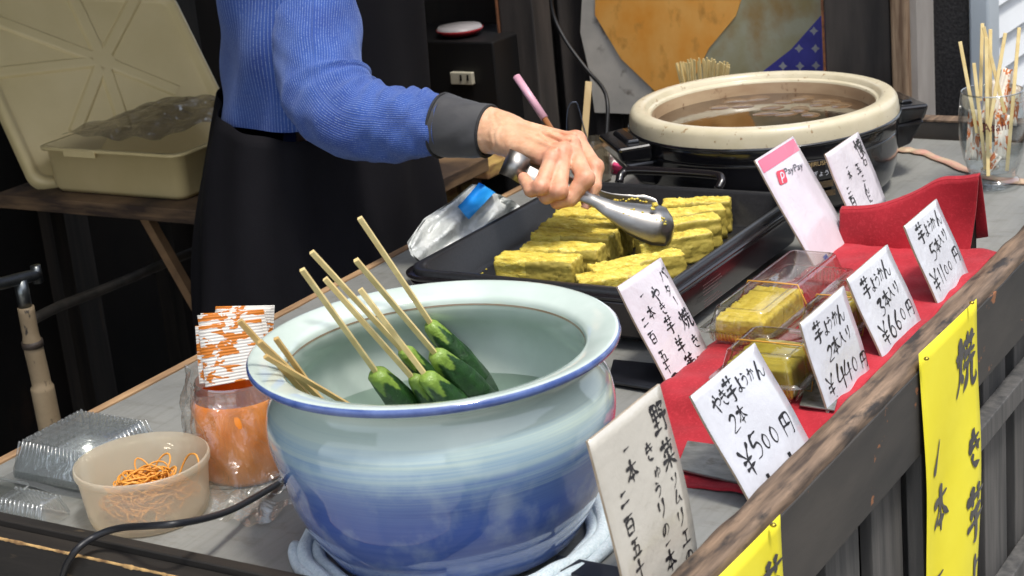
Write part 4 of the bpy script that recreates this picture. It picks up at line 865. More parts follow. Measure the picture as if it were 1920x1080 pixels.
cb = ramp(t, n3, [(.3, lin((38, 66, 140))), (.7, lin((52, 86, 162)))]); cc = mix(t, mth(t, 'MULTIPLY', line_, .8), cb, lin((170, 190, 222)))
t.links.new(cc, p.inputs['Base Color']); p.inputs['Roughness'].default_value = .9; p.inputs['Sheen Weight'].default_value = .4; p.inputs['Sheen Roughness'].default_value = .5; p.inputs['Sheen Tint'].default_value = (.5, .62, 1, 1)
bump(t, p, mth(t, 'ADD', rib, mth(t, 'MULTIPLY', nf, 1.6)), .5, .0010)
sv = G(); sv.add(vs, fs)
# torso of the sweater
def tor(u, v):
    a = 2*math.pi*u; z = .172+.308*v; rx = .140-.02*max(0, v-.7)*3; ry = .215-.05*max(0, v-.75)*3
    f = .006*math.sin(a*4+v*7)+.004*math.sin(a*7-v*12)
    c0_ = np.array([-1.065+.03*v, .945, z]); return c0_+PF*math.cos(a)*(rx+f)+PS*math.sin(a)*(ry+f)
b0 = len(sv.v); sv.grid(tor, 160, 40, closeu=True)
uvs += [(1.6*(i/160), 4*j/39) for j in range(40) for i in range(160)]
sv.part('sweater', m_knit, pr, uv=uvs)
# other arm, mostly hidden behind the body
g = G(); g.tube(spline([(-1.14, 1.08, .46), (-1.21, 1.14, .30), (-1.24, 1.12, .12), (-1.20, 1.06, -.08)], 8), [.06]*8+[.055]*8+[.045]*9, 24); g.part('far_sleeve', m_knit, pr, uv=[(0, 0)]*len(g.v))
# arm cover
m_cov = M('dark_grey_nylon', (52, 52, 55), (66, 66, 68), (20, 20, 20), rough=.6, bmp=.25, bsc=(40, 40, 40), bd=.004, sheen=.2); m_elas = M('cuff_elastic', (30, 30, 32), (46, 46, 48), (300, 300, 300), rough=.8, bmp=.5)
A0 = W(826, 235, 2.372); A1 = W(917, 246, 2.334); ax = (A1-A0)/np.linalg.norm(A1-A0); b = -FW-ax*(-FW@ax); b /= np.linalg.norm(b); c = np.cross(ax, b)
def cuf(u, v):
    a = 2*math.pi*u; q = A0+(A1-A0)*v; r = (.0415-.0085*v)+.0012*math.sin(a*3+v*5)+.0006*math.sin(a*7+v*11); return q+(b*math.cos(a)*.88+c*math.sin(a))*r
g = G(); g.grid(cuf, 64, 18, closeu=True); CUFF = g.part('arm_cover', m_cov, pr, solid=.0015)
for vv, rr in ((.035, .0418), (.985, .0332)):
    g = G(); q0 = A0+(A1-A0)*vv; g.tube([q0+(b*math.cos(k*math.pi/24)*.88+c*math.sin(k*math.pi/24))*rr for k in range(48)], .0022, 8, closed=True); g.part('cuff_hem', m_elas, CUFF)
g = G(); q0 = W(822, 234, 2.375); g.tube([q0+(b*math.cos(k*math.pi/24)*.92+c*math.sin(k*math.pi/24))*.0392 for k in range(48)], .0010, 6, closed=True); g.part('pink_elastic', M('pink_thread', (190, 150, 170), rough=.6), pr)
# apron
m_ap = M('black_apron_cloth', (13, 12, 17), (19, 18, 23), (6, 6, 6), rough=.85, bmp=.35, bsc=(500, 500, 500), spec=.2)
def skirt(u, v):
    a = 2*math.pi*u; z = -.70+.885*v; k = 1-v; k2 = 1-math.exp(-k*3); rx = .150+.07*k2; ry = .222+.075*k2
    f = k*(.020*math.sin(a*5+.5)+.014*math.sin(a*9+2))+.004*math.sin(a*13+v*9)+.003*math.sin(a*7-v*14); top = .018*math.sin(a-.6)*v
    return np.array([-1.065-.045*k2, .945-.025*k2, z+top*1.6])+PF*math.cos(a)*(rx+f)+PS*math.sin(a)*(ry+f)
g = G(); g.grid(skirt, 120, 50, closeu=True); SK = g.part('apron_skirt', m_ap, pr, solid=.002)
def bib(u, v):
    a = -1.02+2.0*u; z = .14+.32*v; hw_ = 1-.18*v; c0_ = np.array([-1.065+.03*(z-.10)/.38, .945, z]); f = .003*math.sin(a*9+v*4)
    return c0_+PF*math.cos(a*hw_)*(.152+f)+PS*math.sin(a*hw_)*(.228+f)
g = G(); g.grid(bib, 50, 24); g.part('apron_bib', m_ap, pr, solid=.002)
g = G(); g.grid(lambda u, v: skirt(.02+.20*u, .50+.22*v)+PF*.004, 24, 12); g.part('apron_pocket', m_ap, SK, solid=.002)
# hair
g = G()
def hair(u, v):
    a = 2*math.pi*u; ph = v*1.9; r = np.array([.094, .088, .12]); back = 1 if math.cos(a) < .25 else .62
    ph *= back; return hd+PF*math.cos(a)*math.sin(ph)*r[0]+PS*math.sin(a)*math.sin(ph)*r[1]+np.array([0, 0, math.cos(ph)*r[2]])
g.grid(hair, 48, 20, closeu=True); g.part('hair', M('dark_hair', (30, 26, 24), (52, 46, 42), (300, 300, 20), rough=.5, bmp=.6), pr, solid=.004)
g = G()
for s in (-1, 1):
    g.lathe([(.0001, .009), (.006, .007), (.009, 0), (.006, -.007), (.0001, -.009)], hd+PF*.070+PS*s*.030+np.array([0, 0, .005]), 14)
g.part('eyes', M('eye', (40, 30, 26), rough=.2), pr)

# ================================================================== ROUND COOKER
PC = np.array([-.449, 1.172]); ck = thing('round_cooker', 'big round electric cooker with cream rim, black case and brown simmering broth', 'cooker', (PC[0], PC[1], 0))
m_cream = M('cream_enamel', (196, 186, 158), (206, 196, 170), (30, 30, 30), rough=.35, c3=(136, 98, 56), st3=(.63, .72), sc3=(105, 105, 105), coat=.3, spec=.35)
m_creamin = M('stained_cream_pot', (190, 166, 134), (166, 138, 108), (12, 12, 40), stops=(.3, .65), rough=.35, c3=(112, 76, 48), st3=(.62, .72), sc3=(60, 60, 60), coat=.3)
m_blk = M('glossy_black_case', (18, 18, 21), (24, 24, 27), (6, 6, 6), rough=.16, coat=.5)
cc3 = (PC[0], PC[1], 0)
G().lathe(spline([(.150, 0.0022), (.165, 0.0067), (.180, 0.0224), (.1865, 0.0504), (.1880, 0.0840), (.1885, 0.0868), (.1870, 0.0885), (.1885, 0.0902), (.1890, 0.1075), (.186, 0.1120)], 3), cc3, 96, sx=1.015, sy=1.015).part('case', m_blk, ck)
G().lathe([(.1892, 0.1081), (.1925, 0.1081), (.1935, 0.1103), (.192, 0.1126), (.186, 0.1131)], cc3, 96, sx=1.015, sy=1.015).part('case_rim', m_blk, ck)
G().lathe(spline([(.1855, .1075), (.1900, .1090), (.1908, .1130), (.1893, .1265), (.1872, .1330), (.1825, .1375), (.1740, .1388), (.1675, .1372), (.1640, .1325), (.1625, .1300), (.1590, .1285), (.1575, .1255)], 4), cc3, 96, sx=1.015, sy=1.015).part('cream_rim', m_cream, ck)
G().lathe([(.1575, .1255), (.1560, .114), (.1535, .085), (.14, .05), (.0005, .048)], cc3, 96, sx=1.015, sy=1.015).part('inner_pot', m_creamin, ck)
def cooker_handle(ax, ay, lab):
    d = np.array([ax, ay, 0.]); d /= np.linalg.norm(d); s = np.array([-d[1], d[0], 0]); o = np.array([PC[0], PC[1], 0.]); h = ck; g = G()
    def pt(r, w, z): return o+d*r*1.015+s*w+np.array([0, 0, z*1.06])
    g.hexa([pt(.180, -.056, .078), pt(.224, -.050, .078), pt(.224, .050, .078), pt(.180, .056, .078), pt(.180, -.060, .104), pt(.232, -.053, .101), pt(.232, .053, .101), pt(.180, .060, .104)])
    hh = g.part('handle', m_blk, ck, bevel=.006, seg=3)
    for w0, w1 in ((-.056, -.034), (.034, .056)):
        g = G(); g.hexa([pt(.178, w0, .044), pt(.200, w0, .050), pt(.200, w1, .050), pt(.178, w1, .044), pt(.178, w0, .080), pt(.222, w0, .080), pt(.222, w1, .080), pt(.178, w1, .080)]); g.part('handle_bracket', m_blk, hh, bevel=.004)
    g = G(); g.hexa([pt(.194, -.040, .103), pt(.214, -.036, .102), pt(.214, .036, .102), pt(.194, .040, .103), pt(.196, -.038, .108), pt(.210, -.034, .107), pt(.210, .034, .107), pt(.196, .038, .108)]); g.part('handle_pad', m_blk, hh, bevel=.002)
hl = Z(1225, 262, .10)[:2]-PC; cooker_handle(hl[0], hl[1], 'l'); cooker_handle(-hl[0], -hl[1], 'r')
m_gold = M('gold_print', (176, 150, 104), rough=.4)
def cyl_text(txt, size, pxy, zc, mat, rad=.1928, sx=1.):
    V, F = text_mesh(txt, size); base_a = None; q = X(*pxy, -.3); a0 = math.atan2(*(np.array(pt_on(pxy, rad)[:2])-PC)[::-1]); g = G(); g.smooth = False
    zc = pt_on(pxy, rad)[2]
    g.add([(PC[0]+(rad)*math.cos(a0+x*sx/rad), PC[1]+(rad)*math.sin(a0+x*sx/rad), zc+y) for x, y, z in V], F); return g.part('lettering', mat, ck)
def pt_on(pxy, rad):
    d = ray(*pxy); a = d[0]**2+d[1]**2; o = CAM[:2]-PC; bb = 2*(o@d[:2]); c_ = o@o-rad*rad; tt = (-bb-math.sqrt(bb*bb-4*a*c_))/(2*a); return CAM+d*tt
cyl_text('ZOJIRUSHI', .0085, (1530, 308), 0, m_gold, .1931); cyl_text('ぎょうざ', .0085, (1545, 325), 0, m_sign, .1928)
g = G()
for pa, pb, z0 in (((1508, 345), (1562, 338), .009), ((1520, 362), (1566, 356), .008)):
    qa, qb = pt_on(pa, .1928), pt_on(pb, .1928); aa = math.atan2(qa[1]-PC[1], qa[0]-PC[0]); ab = math.atan2(qb[1]-PC[1], qb[0]-PC[0])
    g.grid(lambda u, v: (PC[0]+.1930*math.cos(aa+(ab-aa)*u), PC[1]+.1930*math.sin(aa+(ab-aa)*u), qa[2]-z0*v), 12, 2)
g.part('control_label', M('dull_gold_label', (92, 76, 52), (60, 50, 38), (300, 300, 300), rough=.4), ck)
# dials panel and broth
m_br, t, p = base('brown_broth'); n1 = noise(t, coords(t, (30, 30, 30)), 1, 3)
t.links.new(ramp(t, n1, [(.35, lin((50, 38, 28))), (.7, lin((84, 66, 48)))]), p.inputs['Base Color']); p.inputs['Roughness'].default_value = .05; p.inputs['Coat Weight'].default_value = .5; bump(t, p, noise(t, coords(t, (60, 60, 60)), 1, 2), .12, .002)
setp(G().lathe([(.1575, 0), (.0002, 0)], (PC[0], PC[1], .109), 96).part('broth', m_br), 'glossy brown broth filling the round cooker', 'broth')
m_kon = M('simmered_konnyaku', (112, 88, 62), (92, 70, 48), (60, 60, 60), rough=.25, coat=.4)
kp = [(1380, 190), (1420, 186), (1470, 192), (1448, 203), (1500, 206), (1392, 200), (1540, 196), (1560, 188), (1475, 214), (1520, 216), (1440, 214), (1590, 196), (1350, 202), (1505, 184)]
proto = None
for k, (px, py) in enumerate(kp):
    q = Z(px, py, .1085)
    if np.linalg.norm(q[:2]-PC) > .128: q[:2] = PC+(q[:2]-PC)/np.linalg.norm(q[:2]-PC)*.124
    if proto is None:
        g = G(); g.lathe([(.0002, .0030), (.007, .0026), (.012, .0008), (.0135, -.002), (.011, -.006), (.0002, -.007)], (0, 0, 0), 18, sx=1.15); o = g.part('konnyaku_ball', m_kon); proto = o
    else: o = proto.copy(); COL.objects.link(o)
    o.location = tuple(q); o.rotation_euler = (0, 0, k*1.3); o.scale = (1.45+.25*math.sin(k*2), 1.3+.2*math.cos(k), .8)
    setp(o, 'brown simmered ball floating among others in the cooker broth', 'food', 'simmered balls in the broth')

# skewer bundle behind the cooker
sk = thing('skewer_bundle', 'fanned bundle of thin wooden skewers standing behind the cooker', 'skewers', (-.62, 1.40, .0))
q0 = Y(1318, 190, 1.40); g = G()
for k in range(70):
    u = rng.uniform(-1, 1); w_ = rng.uniform(-1, 1)*math.sqrt(1-u*u); top = Y(1318+u*50, 110+12*abs(u)**2+rng.uniform(-4, 6), 1.40+w_*.03); bot = np.array([q0[0]+u*.026, 1.40+w_*.018, .03]); g.bar(bot, top, .0024, .0024, upv=(0, 1, 0))
g.part('skewer', m_stick, sk)['kind'] = 'stuff'
G().lathe([(.0005, .003), (.032, .003), (.036, .09), (.034, .09), (.030, .01)], (q0[0], 1.40, 0), 32).part('cup', M('black_cup', (30, 30, 32), rough=.4), sk)

# ================================================================== RIGHT: red cloth, stand, packs, plate
m_red = M('red_felt', (148, 16, 30), (176, 28, 44), (16, 16, 16), c3=(186, 44, 56), st3=(.5, .8), sc3=(300, 300, 300), rough=.85, bmp=.35, bsc=(700, 700, 700), sheen=.08)
rc = thing('red_cloth', 'red cloth laid over a low board under the food packs', 'cloth', (-.13, .5, .003))
def redtop(x, y):
    s = 1/(1+math.exp(-(y-.345)/.006)); e = 1/(1+math.exp(-(x+.232)/.004)); return .0045+.019*s*e
g = G()
def rf(u, v):
    y = .196+.70*v; xl = -.150-.095*min(1, max(0, (y-.196)/.19)) if y < .39 else -.245+.004*math.sin(y*31)
    x = xl+(-.024-xl)*u; return (x, y, redtop(x, y)+.0016*math.sin(x*60+y*40)*math.sin(y*23+x*9)+.0009*math.sin(y*110-x*70)+.0006*math.sin(x*190+y*130))
g.grid(rf, 50, 150); g.part('cloth_sheet', m_red, rc, solid=.0016)
rs = thing('display_stand', 'red cloth draped over an upright stand beside the round cooker', 'display stand', (-.14, .90, .02))
TL = Y(1568, 394, .880); TR = Y(1830, 336, .885); BL = Y(1568, 520, .880); BR_ = Y(1812, 500, .885)
g = G()
def sf(u, v):
    bot = BL*(1-u)+BR_*u; top = TL*(1-u)+TR*u; sag = .010*math.exp(-((u-.30)/.3)**2)-.006*math.exp(-((u-.72)/.12)**2)
    q = bot*(1-v)+top*v; q = q.copy(); q[2] -= sag*v; q[1] += .012*v+.003*math.sin(u*7+v*3)-.006*math.sin(v*3.1)*math.sin(u*5); return q
g.grid(sf, 50, 20)
def sf2(u, v):
    q = sf(u, 1.); a = v*1.6; q[1] += .010*math.sin(a)+.05*max(0, v-.5); q[2] += .004*math.sin(min(a, 1.57)*1.0)-.09*max(0, v-.5)*2; return q
g.grid(sf2, 50, 14); g.part('cloth_drape', m_red, rs, solid=.0015)
G().box(-.215, -.06, .905, .925, .003, .06).part('stand_board', m_darkwood, rs)
pl = thing('metal_plate', 'thin scuffed grey metal plate on the red cloth behind the 500 yen sign', 'plate', (-.11, .26, .006))
q = [Z(1289, 830, .0075), Z(1268, 882, .0075), Z(1415, 916, .0075), Z(1440, 850, .0075)]
m_pla = M('scuffed_aluminium', (128, 128, 120), (160, 160, 152), (50, 90, 50), rough=.38, metal=.75, rvar=.2, bmp=.2, bsc=(200, 200, 200), c3=(104, 96, 78), st3=(.6, .7), sc3=(30, 30, 30))
g = G(); g.poly(q, .0025); g.part('sheet', m_pla, pl, bevel=.0007)
q = [Z(1500, 790, .009), Z(1520, 735, .009), Z(1580, 748, .009), Z(1566, 800, .009)]
pl = thing('metal_plate', 'small scuffed metal plate between the 500 and 440 yen signs', 'plate', (-.05, .35, .009)); g = G(); g.poly([v+np.array([0, 0, .016]) for v in q], .002); g.part('sheet', m_pla, pl, bevel=.0007)
# clear food packs
m_pack = clear('clear_pack_plastic', (246, 246, 240), .05, .5, .06, bmp=.3, bsc=(45, 45, 45), bd=.002); m_band = M('rubber_band', (206, 150, 60), rough=.5)
m_yo2, t, p = base('pale_sweet_potato'); n1 = noise(t, coords(t, (160, 40, 160)), 1, 6)
t.links.new(ramp(t, n1, [(.3, lin((200, 172, 60))), (.6, lin((224, 200, 88))), (.8, lin((236, 220, 130)))]), p.inputs['Base Color']); p.inputs['Roughness'].default_value = .6; bump(t, p, n1, .5, .002)
m_yo3 = M('olive_sweet_potato', (164, 146, 44), (180, 162, 60), (60, 30, 60), rough=.55, bmp=.3, sss=0)
def frustum(g, x0, x1, y0, y1, z0, z1, ins, r=.010, ridges=True, top=True):
    n = 160; vs = []
    rows = [(0, z0), (.15, z0+(z1-z0)*.15), (.5, (z0+z1)/2), (.85, z0+(z1-z0)*.85), (1, z1)]
    base_ = rrect(x0, x1, y0, y1, r, 39)
    cx_, cy_ = (x0+x1)/2, (y0+y1)/2
    for t_, z in rows:
        for k, (x, y) in enumerate(base_):
            sx_ = 1-2*ins*t_/(x1-x0); sy_ = 1-2*ins*t_/(y1-y0); vs.append([cx_+(x-cx_)*sx_, cy_+(y-cy_)*sy_, z])
    m = len(base_)
    g.add(vs, [(i*m+k, i*m+(k+1) % m, (i+1)*m+(k+1) % m, (i+1)*m+k) for i in range(len(rows)-1) for k in range(m)]+([tuple(range((len(rows)-1)*m, len(rows)*m))] if top else [tuple(range(m))[::-1]]))
def pack(label, cx_, cy_, w, l, h, yaw, z, food, open_=False, bands=1, nblk=2, lidh=.012, fl=None):
    t_ = thing('food_pack', label, 'food pack', (cx_, cy_, z), 'clear food packs on the red cloth')
    def place(gm, name, mat, par=None, **k):
        par = par or t_
        ca, sa = math.cos(yaw), math.sin(yaw); gm.v = [(cx_+x*ca-y*sa, cy_+x*sa+y*ca, z+zz_) for x, y, zz_ in gm.v]; return gm.part(name, mat, par, **k)
    g = G(); frustum(g, -w/2+.008, w/2-.008, -l/2+.008, l/2-.008, h*.55, .0005, .006, .012, top=True); tray_o = place(g, 'tray', m_pack)
    g = G(); ribs(g, -w/2+.008, w/2-.008, -l/2+.008, l/2-.008, .004, h*.52); place(g, 'ribs', m_pack, tray_o)
    g = G(); rr_ = rrect(-w/2, w/2, -l/2, l/2, .014); r2 = rrect(-w/2+.007, w/2-.007, -l/2+.007, l/2-.007, .01); m = len(rr_)
    g.add([(x, y, h*.56) for x, y in rr_]+[(x, y, h*.58) for x, y in r2]+[(x, y, h*.62) for x, y in r2], [(k, (k+1) % m, m+(k+1) % m, m+k) for k in range(m)]+[(m+k, m+(k+1) % m, 2*m+(k+1) % m, 2*m+k) for k in range(m)]); place(g, 'flange', m_pack, solid=.0006)
    g = G(); frustum(g, -w/2+.009, w/2-.009, -l/2+.009, l/2-.009, h*.6, h+lidh, .007, .012, top=True)
    lid_o = place(g, 'lid', m_pack)
    g = G(); gg = .006; r3 = rrect(-w/2+.020, w/2-.020, -l/2+.020, l/2-.020, .008); m = len(r3)
    g.tube([(x, y, h+lidh+.0008) for x, y in r3], .0008, 5, closed=True); place(g, 'lid_bead', m_pack, lid_o)
    for k in range(nblk):
        le = fl or l-.032; y0 = -l/2+.016+k*le/nblk; y1 = y0+le/nblk-.0015
        P, F = bar_mesh(w-.034, y1-y0, h-.002, 31+k, .0003 if food is m_yo3 else .0009); g = G(); ca, sa = math.cos(yaw), math.sin(yaw)
        b_ = setp(thing('sweet_potato_slab', 'pressed yellow slab inside the '+label.split(',')[0]+(', nearer half' if k == 0 else ', farther half' if k == nblk-1 else ', middle piece'), 'food', (cx_-((y0+y1)/2)*sa, cy_+((y0+y1)/2)*ca, z+.0015), 'sweet potato slabs in the packs'))
        g.add([(cx_+x*ca-(y+(y0+y1)/2)*sa, cy_+x*sa+(y+(y0+y1)/2)*ca, z+.0015+zz_) for x, y, zz_ in P], F); g.part('slab', food, b_)
    for k in range(bands):
        yb = -l*.06+k*.02; zt_ = h+lidh+.0012; g = G(); pts = [(-w/2+.016, yb, zt_), (0, yb, zt_+.0003), (w/2-.016, yb, zt_), (w/2-.006, yb, h*.62), (w/2-.009, yb, 0.0006), (0, yb, .0003), (-w/2+.009, yb, .0006), (-w/2+.006, yb, h*.62)]
        g.tube(pts, .0009, 6, closed=True); b_ = thing('rubber_band', 'thin tan rubber band around the '+label.split(',')[0], 'rubber band', (cx_, cy_, z), 'rubber bands around the packs'); ca, sa = math.cos(yaw), math.sin(yaw)
        g.v = [(cx_+x*ca-y*sa, cy_+x*sa+y*ca, z+zz_) for x, y, zz_ in g.v]; g.part('band', m_band, b_)
    return t_
def ribs(g, x0, x1, y0, y1, z0, z1):
    for y in np.arange(y0+.008, y1-.006, .0042): 
        for xx in (x0, x1): s_ = 1 if xx == x1 else -1; g.tube([(xx-s_*.004, y, z0), (xx+s_*.001, y, z1)], .0011, 5)
    for x in np.arange(x0+.008, x1-.006, .0042):
        for yy in (y0, y1): s_ = 1 if yy == y1 else -1; g.tube([(x, yy-s_*.004, z0), (x, yy+s_*.001, z1)], .0011, 5)
ZR = .0262
pack('near clear pack of olive slabs, between the 500 and 440 yen signs', -.108, .405, .104, .112, .036, .02, ZR, m_yo3, nblk=2)
pack('tall clear pack of crumbly yellow pieces, left of the 440 yen sign', -.190, .612, .092, .250, .030, .0, ZR, m_yo2, nblk=2, lidh=.010, fl=.115)
pack('farther clear pack with an olive slab, between the 440 and 660 yen signs', -.103, .575, .076, .130, .030, .0, ZR, m_yo3, nblk=2)
# dark flat pads on the counter
for lab, pts in (('flat black pad lying between the bowl and the butter sign', [(1140, 720), (1150, 680), (1250, 690), (1262, 740)]), ('flat black glossy pad at the bottom beside the yellowed sign', [(1030, 1075), (1045, 1048), (1185, 1075), (1170, 1110)])):
    q = [Z(*p_, .006) for p_ in pts]; t_ = thing('black_pad', lab, 'pad', q[0]); g = G(); g.poly(q, .005); g.part('pad', M('pad_black', (24, 25, 30), (36, 38, 44), (20, 20, 20), rough=.3) if 'pad_black' not in bpy.data.materials else bpy.data.materials['pad_black'], t_, bevel=.002)

# ================================================================== GLASS WITH STICKS
gc = Z(1857, 352, 0); gc = np.array([gc[0]+.004, gc[1]+.0, 0]); m_glass = clear('tumbler_glass', (250, 252, 252), .03, .6, .01, blend=.3)
gt = thing('drinking_glass', 'clear footed beer tumbler holding sticks and paper packets', 'glass', gc)
gr_ = .047
G().lathe(spline([(.0005, .004), (.030, .0015), (.036, .002), (.0375, .006), (.036, .013), (.031, .018), (.0325, .022), (.040, .045), (.0455, .072), (.0470, .095), (.0455, .118), (.0425, .140)], 4), gc, 64).part('outer_wall', m_glass, gt)
G().lathe(spline([(.0415, .140), (.0443, .118), (.0456, .095), (.044, .072), (.0385, .046), (.030, .027), (.0005, .023)], 4), gc, 64).part('inner_wall', m_glass, gt)
g = G(); g.tube([(gc[0]+.042*math.cos(k*math.pi/32), gc[1]+.042*math.sin(k*math.pi/32), .1402) for k in range(64)], .0012, 8, closed=True); g.part('lip', clear('glass_lip', (235, 240, 240), .35, .6, .02), gt)
V, F = text_mesh('Asahi', .017); a0 = math.atan2(CAM[1]-gc[1], CAM[0]-gc[0])+.1; g = G(); g.smooth = False
g.add([(gc[0]+.0474*math.cos(a0+x/.0474), gc[1]+.0474*math.sin(a0+x/.0474), .099+y+x*.06) for x, y, z in V], F); g.part('lettering', M('dark_red_print', (96, 40, 44), rough=.4), gt)
m_pkt = M('orange_flecked_paper', (232, 226, 214), (196, 110, 48), (90, 90, 60), stops=(.52, .54), rough=.6, dist=.6)
sts = [((1797, 75), .215), ((1823, 118), .205), ((1842, 45), .24), ((1851, 62), .235), ((1832, 52), .235), ((1877, 58), .235), ((1912, 50), .24), ((1849, 110), .2)]
bots = [((1828, 255), .05), ((1838, 330), .03), ((1846, 335), .03), ((1850, 240), .07), ((1879, 210), .1), ((1850, 330), .03), ((1892, 330), .03), ((1834, 300), .05)]
def on_depth(px, py, off):
    dd_ = (gc+np.array([0, 0, .1])-CAM)@FW+off; return W(px, py, dd_)
names = ['leftmost wooden stick in the glass, leaning left', 'wooden stick second from the left in the glass', 'tallest upright stick in the middle of the glass', 'thin stick slanting from the glass middle to the right', 'stick right behind the tallest one in the glass', 'thick stick leaning right in the glass', 'rightmost wooden stick in the glass, leaning right', 'shortest stick between the others in the glass']
sdef = [((1800, 78), (1832, 250), -.012), ((1826, 118), (1848, 318), -.018), ((1842, 44), (1838, 190), .006), ((1844, 50), (1884, 212), -.02), ((1857, 55), (1856, 335), .008), ((1885, 62), (1850, 268), -.022), ((1911, 52), (1888, 325), -.004), ((1849, 70), (1853, 345), -.026)]
for k, ((a, b, off)) in enumerate(sdef):
    A_ = on_depth(*a, off); B_ = on_depth(*b, off*.6); B_[2] = max(B_[2], .03); t_ = thing('wooden_stick', names[k], 'stick', B_, 'sticks in the glass'); g = G(); g.bar(B_, A_, .0050, .0046, upv=(.3, -.9, .2)); g.part('shaft', m_stick, t_, bevel=.0005)
for k, (a, b, w_, off, lab) in enumerate([((1829, 205), (1822, 300), .018, .0, 'orange flecked paper packet at the left inside the glass'), ((1880, 215), (1878, 300), .020, -.006, 'orange flecked paper packet at the right inside the glass'), ((1893, 130), (1868, 235), .020, .012, 'crumpled paper packet sticking out of the glass to the right'), ((1862, 150), (1850, 230), .018, .02, 'paper packet at the back of the glass'), ((1840, 270), (1862, 330), .018, .002, 'folded paper packet at the bottom of the glass'), ((1872, 290), (1846, 335), .014, -.004, 'narrow paper packet at the bottom of the glass, leaning left'), ((1905, 160), (1896, 235), .016, .014, 'paper packet against the right rim of the glass')]):
    A_ = on_depth(*a, off); B_ = on_depth(*b, off*.6); B_[2] = max(B_[2], .031); d = (A_-B_); L = np.linalg.norm(d); d /= L; sd = RT-d*(RT@d); sd /= np.linalg.norm(sd); nn = np.cross(d, sd); g = G()
    g.grid(lambda u, v: B_+d*L*v+sd*(u-.5)*w_+nn*(.0016*math.sin(u*14+k)+.0012*math.sin(v*9+k)), 22, 10); t_ = thing('paper_packet', lab, 'packet', B_, 'paper packets in the glass'); g.part('paper', m_pkt, t_, solid=.0007)

# ================================================================== LEFT FRONT: tub, jar, packs, cord
m_tub = clear('milky_plastic', (250, 246, 236), .04, .2, .2, white=.42, wcol=(252, 243, 222))
tc_ = np.array([-.575, -.030, .0025]); tb = thing('plastic_tub', 'low milky plastic tub full of rubber bands at the front left', 'tub', tc_)
G().lathe(spline([(.0005, .001), (.050, .001), (.0565, .004), (.0590, .015), (.0625, .046), (.0632, .050), (.0650, .051), (.0655, .0545), (.0650, .0580), (.0635, .0585)], 3), tc_, 72).part('outer_wall', m_tub, tb)
G().lathe([(.0632, .0585), (.0612, .052), (.0575, .015), (.054, .005), (.0005, .004)], tc_, 72).part('inner_wall', m_tub, tb)
m_rb = M('tan_rubber', (206, 136, 46), (226, 160, 70), (30, 30, 30), rough=.45, sss=0)
def rband(c, r, seed, ell=1., tilt=(0, 0), th=.0009):
    rr = np.random.default_rng(seed); ph = rr.uniform(0, 6.3, 4); pts = []; ya = rr.uniform(0, 3.1)
    for k in range(26):
        a = 2*math.pi*k/26; q = r*(1+.16*math.sin(2*a+ph[0])+.09*math.sin(3*a+ph[1])); x = q*math.cos(a); y = q*math.sin(a)*ell
        x, y = x*math.cos(ya)-y*math.sin(ya), x*math.sin(ya)+y*math.cos(ya); pts.append((c[0]+x, c[1]+y, c[2]+tilt[0]*x+tilt[1]*y+.003*math.sin(2*a+ph[2])))
    g = G(); g.tube(pts, th, 6, closed=True); return g
allb = G()
for k in range(150):
    a = rng.uniform(0, 6.3); r = abs(rng.normal(0, .02)); r = min(r, .036); c = (tc_[0]+.002+r*math.cos(a), tc_[1]+r*math.sin(a), .014+.030*math.exp(-(r/.03)**2)*rng.uniform(.3, 1))
    ell_ = rng.uniform(.25, .6); b_ = rband(c, rng.uniform(.013, .023), k, ell_, (rng.normal(0, .25), rng.normal(0, .25)))
    t_ = thing('rubber_band', 'tan rubber band in the tangled heap inside the milky tub', 'rubber band', c, 'rubber bands in the tub'); b_.part('loop', m_rb, t_)
for c, r, tl, lab in (((tc_[0]+.040, tc_[1]+.016, .040), .014, (.2, 1.6), 'rubber band standing in a tall loop at the right of the tub'), ((tc_[0]+.0, tc_[1]+.020, .034), .013, (.4, 1.2), 'rubber band standing in a loop at the back of the tub'), ((tc_[0]+.022, tc_[1]+.004, .036), .012, (1.0, .9), 'rubber band looping above the middle of the heap')):
    b_ = rband(c, r, int(c[0]*-1e4), .8, tl, .001); t_ = thing('rubber_band', lab, 'rubber band', c, 'rubber bands in the tub'); b_.part('loop', m_rb, t_)
# jar with orange label, in a bag, with folded card packets
jc = np.array([-.545, .085, .002]); jr = thing('packet_jar', 'glass jar with orange wrap standing in a clear bag left of the bowl', 'jar', jc)
m_or = M('orange_wrap', (232, 124, 16), (240, 146, 40), (14, 14, 14), rough=.35, coat=.4, c3=(70, 60, 60), st3=(.72, .74), sc3=(36, 36, 36), bmp=.3, bsc=(30, 30, 30), bd=.003)
G().lathe([(.0005, .002), (.042, .002), (.046, .008), (.0465, .082), (.044, .086)], jc, 64).part('orange_wrap', m_or, jr)
G().lathe([(.044, .086), (.042, .090), (.0425, .094), (.0405, .097), (.0415, .101), (.040, .104)], jc, 64).part('glass_neck', clear('jar_glass', (236, 236, 228), .18, .7, .05, white=.12), jr)
m_bag = clear('crinkled_clear_bag', (252, 252, 250), .06, .55, .14, white=.12, wcol=(220, 220, 212), bmp=.9, bsc=(38, 38, 26), bd=.008)
def bagf(u, v):
    a = 2*math.pi*u; z = .0015+.108*v; r = .064-.016*v+.004*math.sin(a*5+v*4)+.0025*math.sin(a*9-v*9)+.002*math.sin(a*14+v*17)
    if v < .25: r += .018*(1-v/.25)**2*(1+.4*math.sin(a*3))
    return (jc[0]+r*math.cos(a), jc[1]+r*math.sin(a), z+.006*math.sin(a*2+1)*v)
g = G(); g.grid(bagf, 110, 40, closeu=True); bo = thing('plastic_bag', 'crinkled clear bag wrapped around the orange jar', 'bag', jc); g.part('film', m_bag, bo)
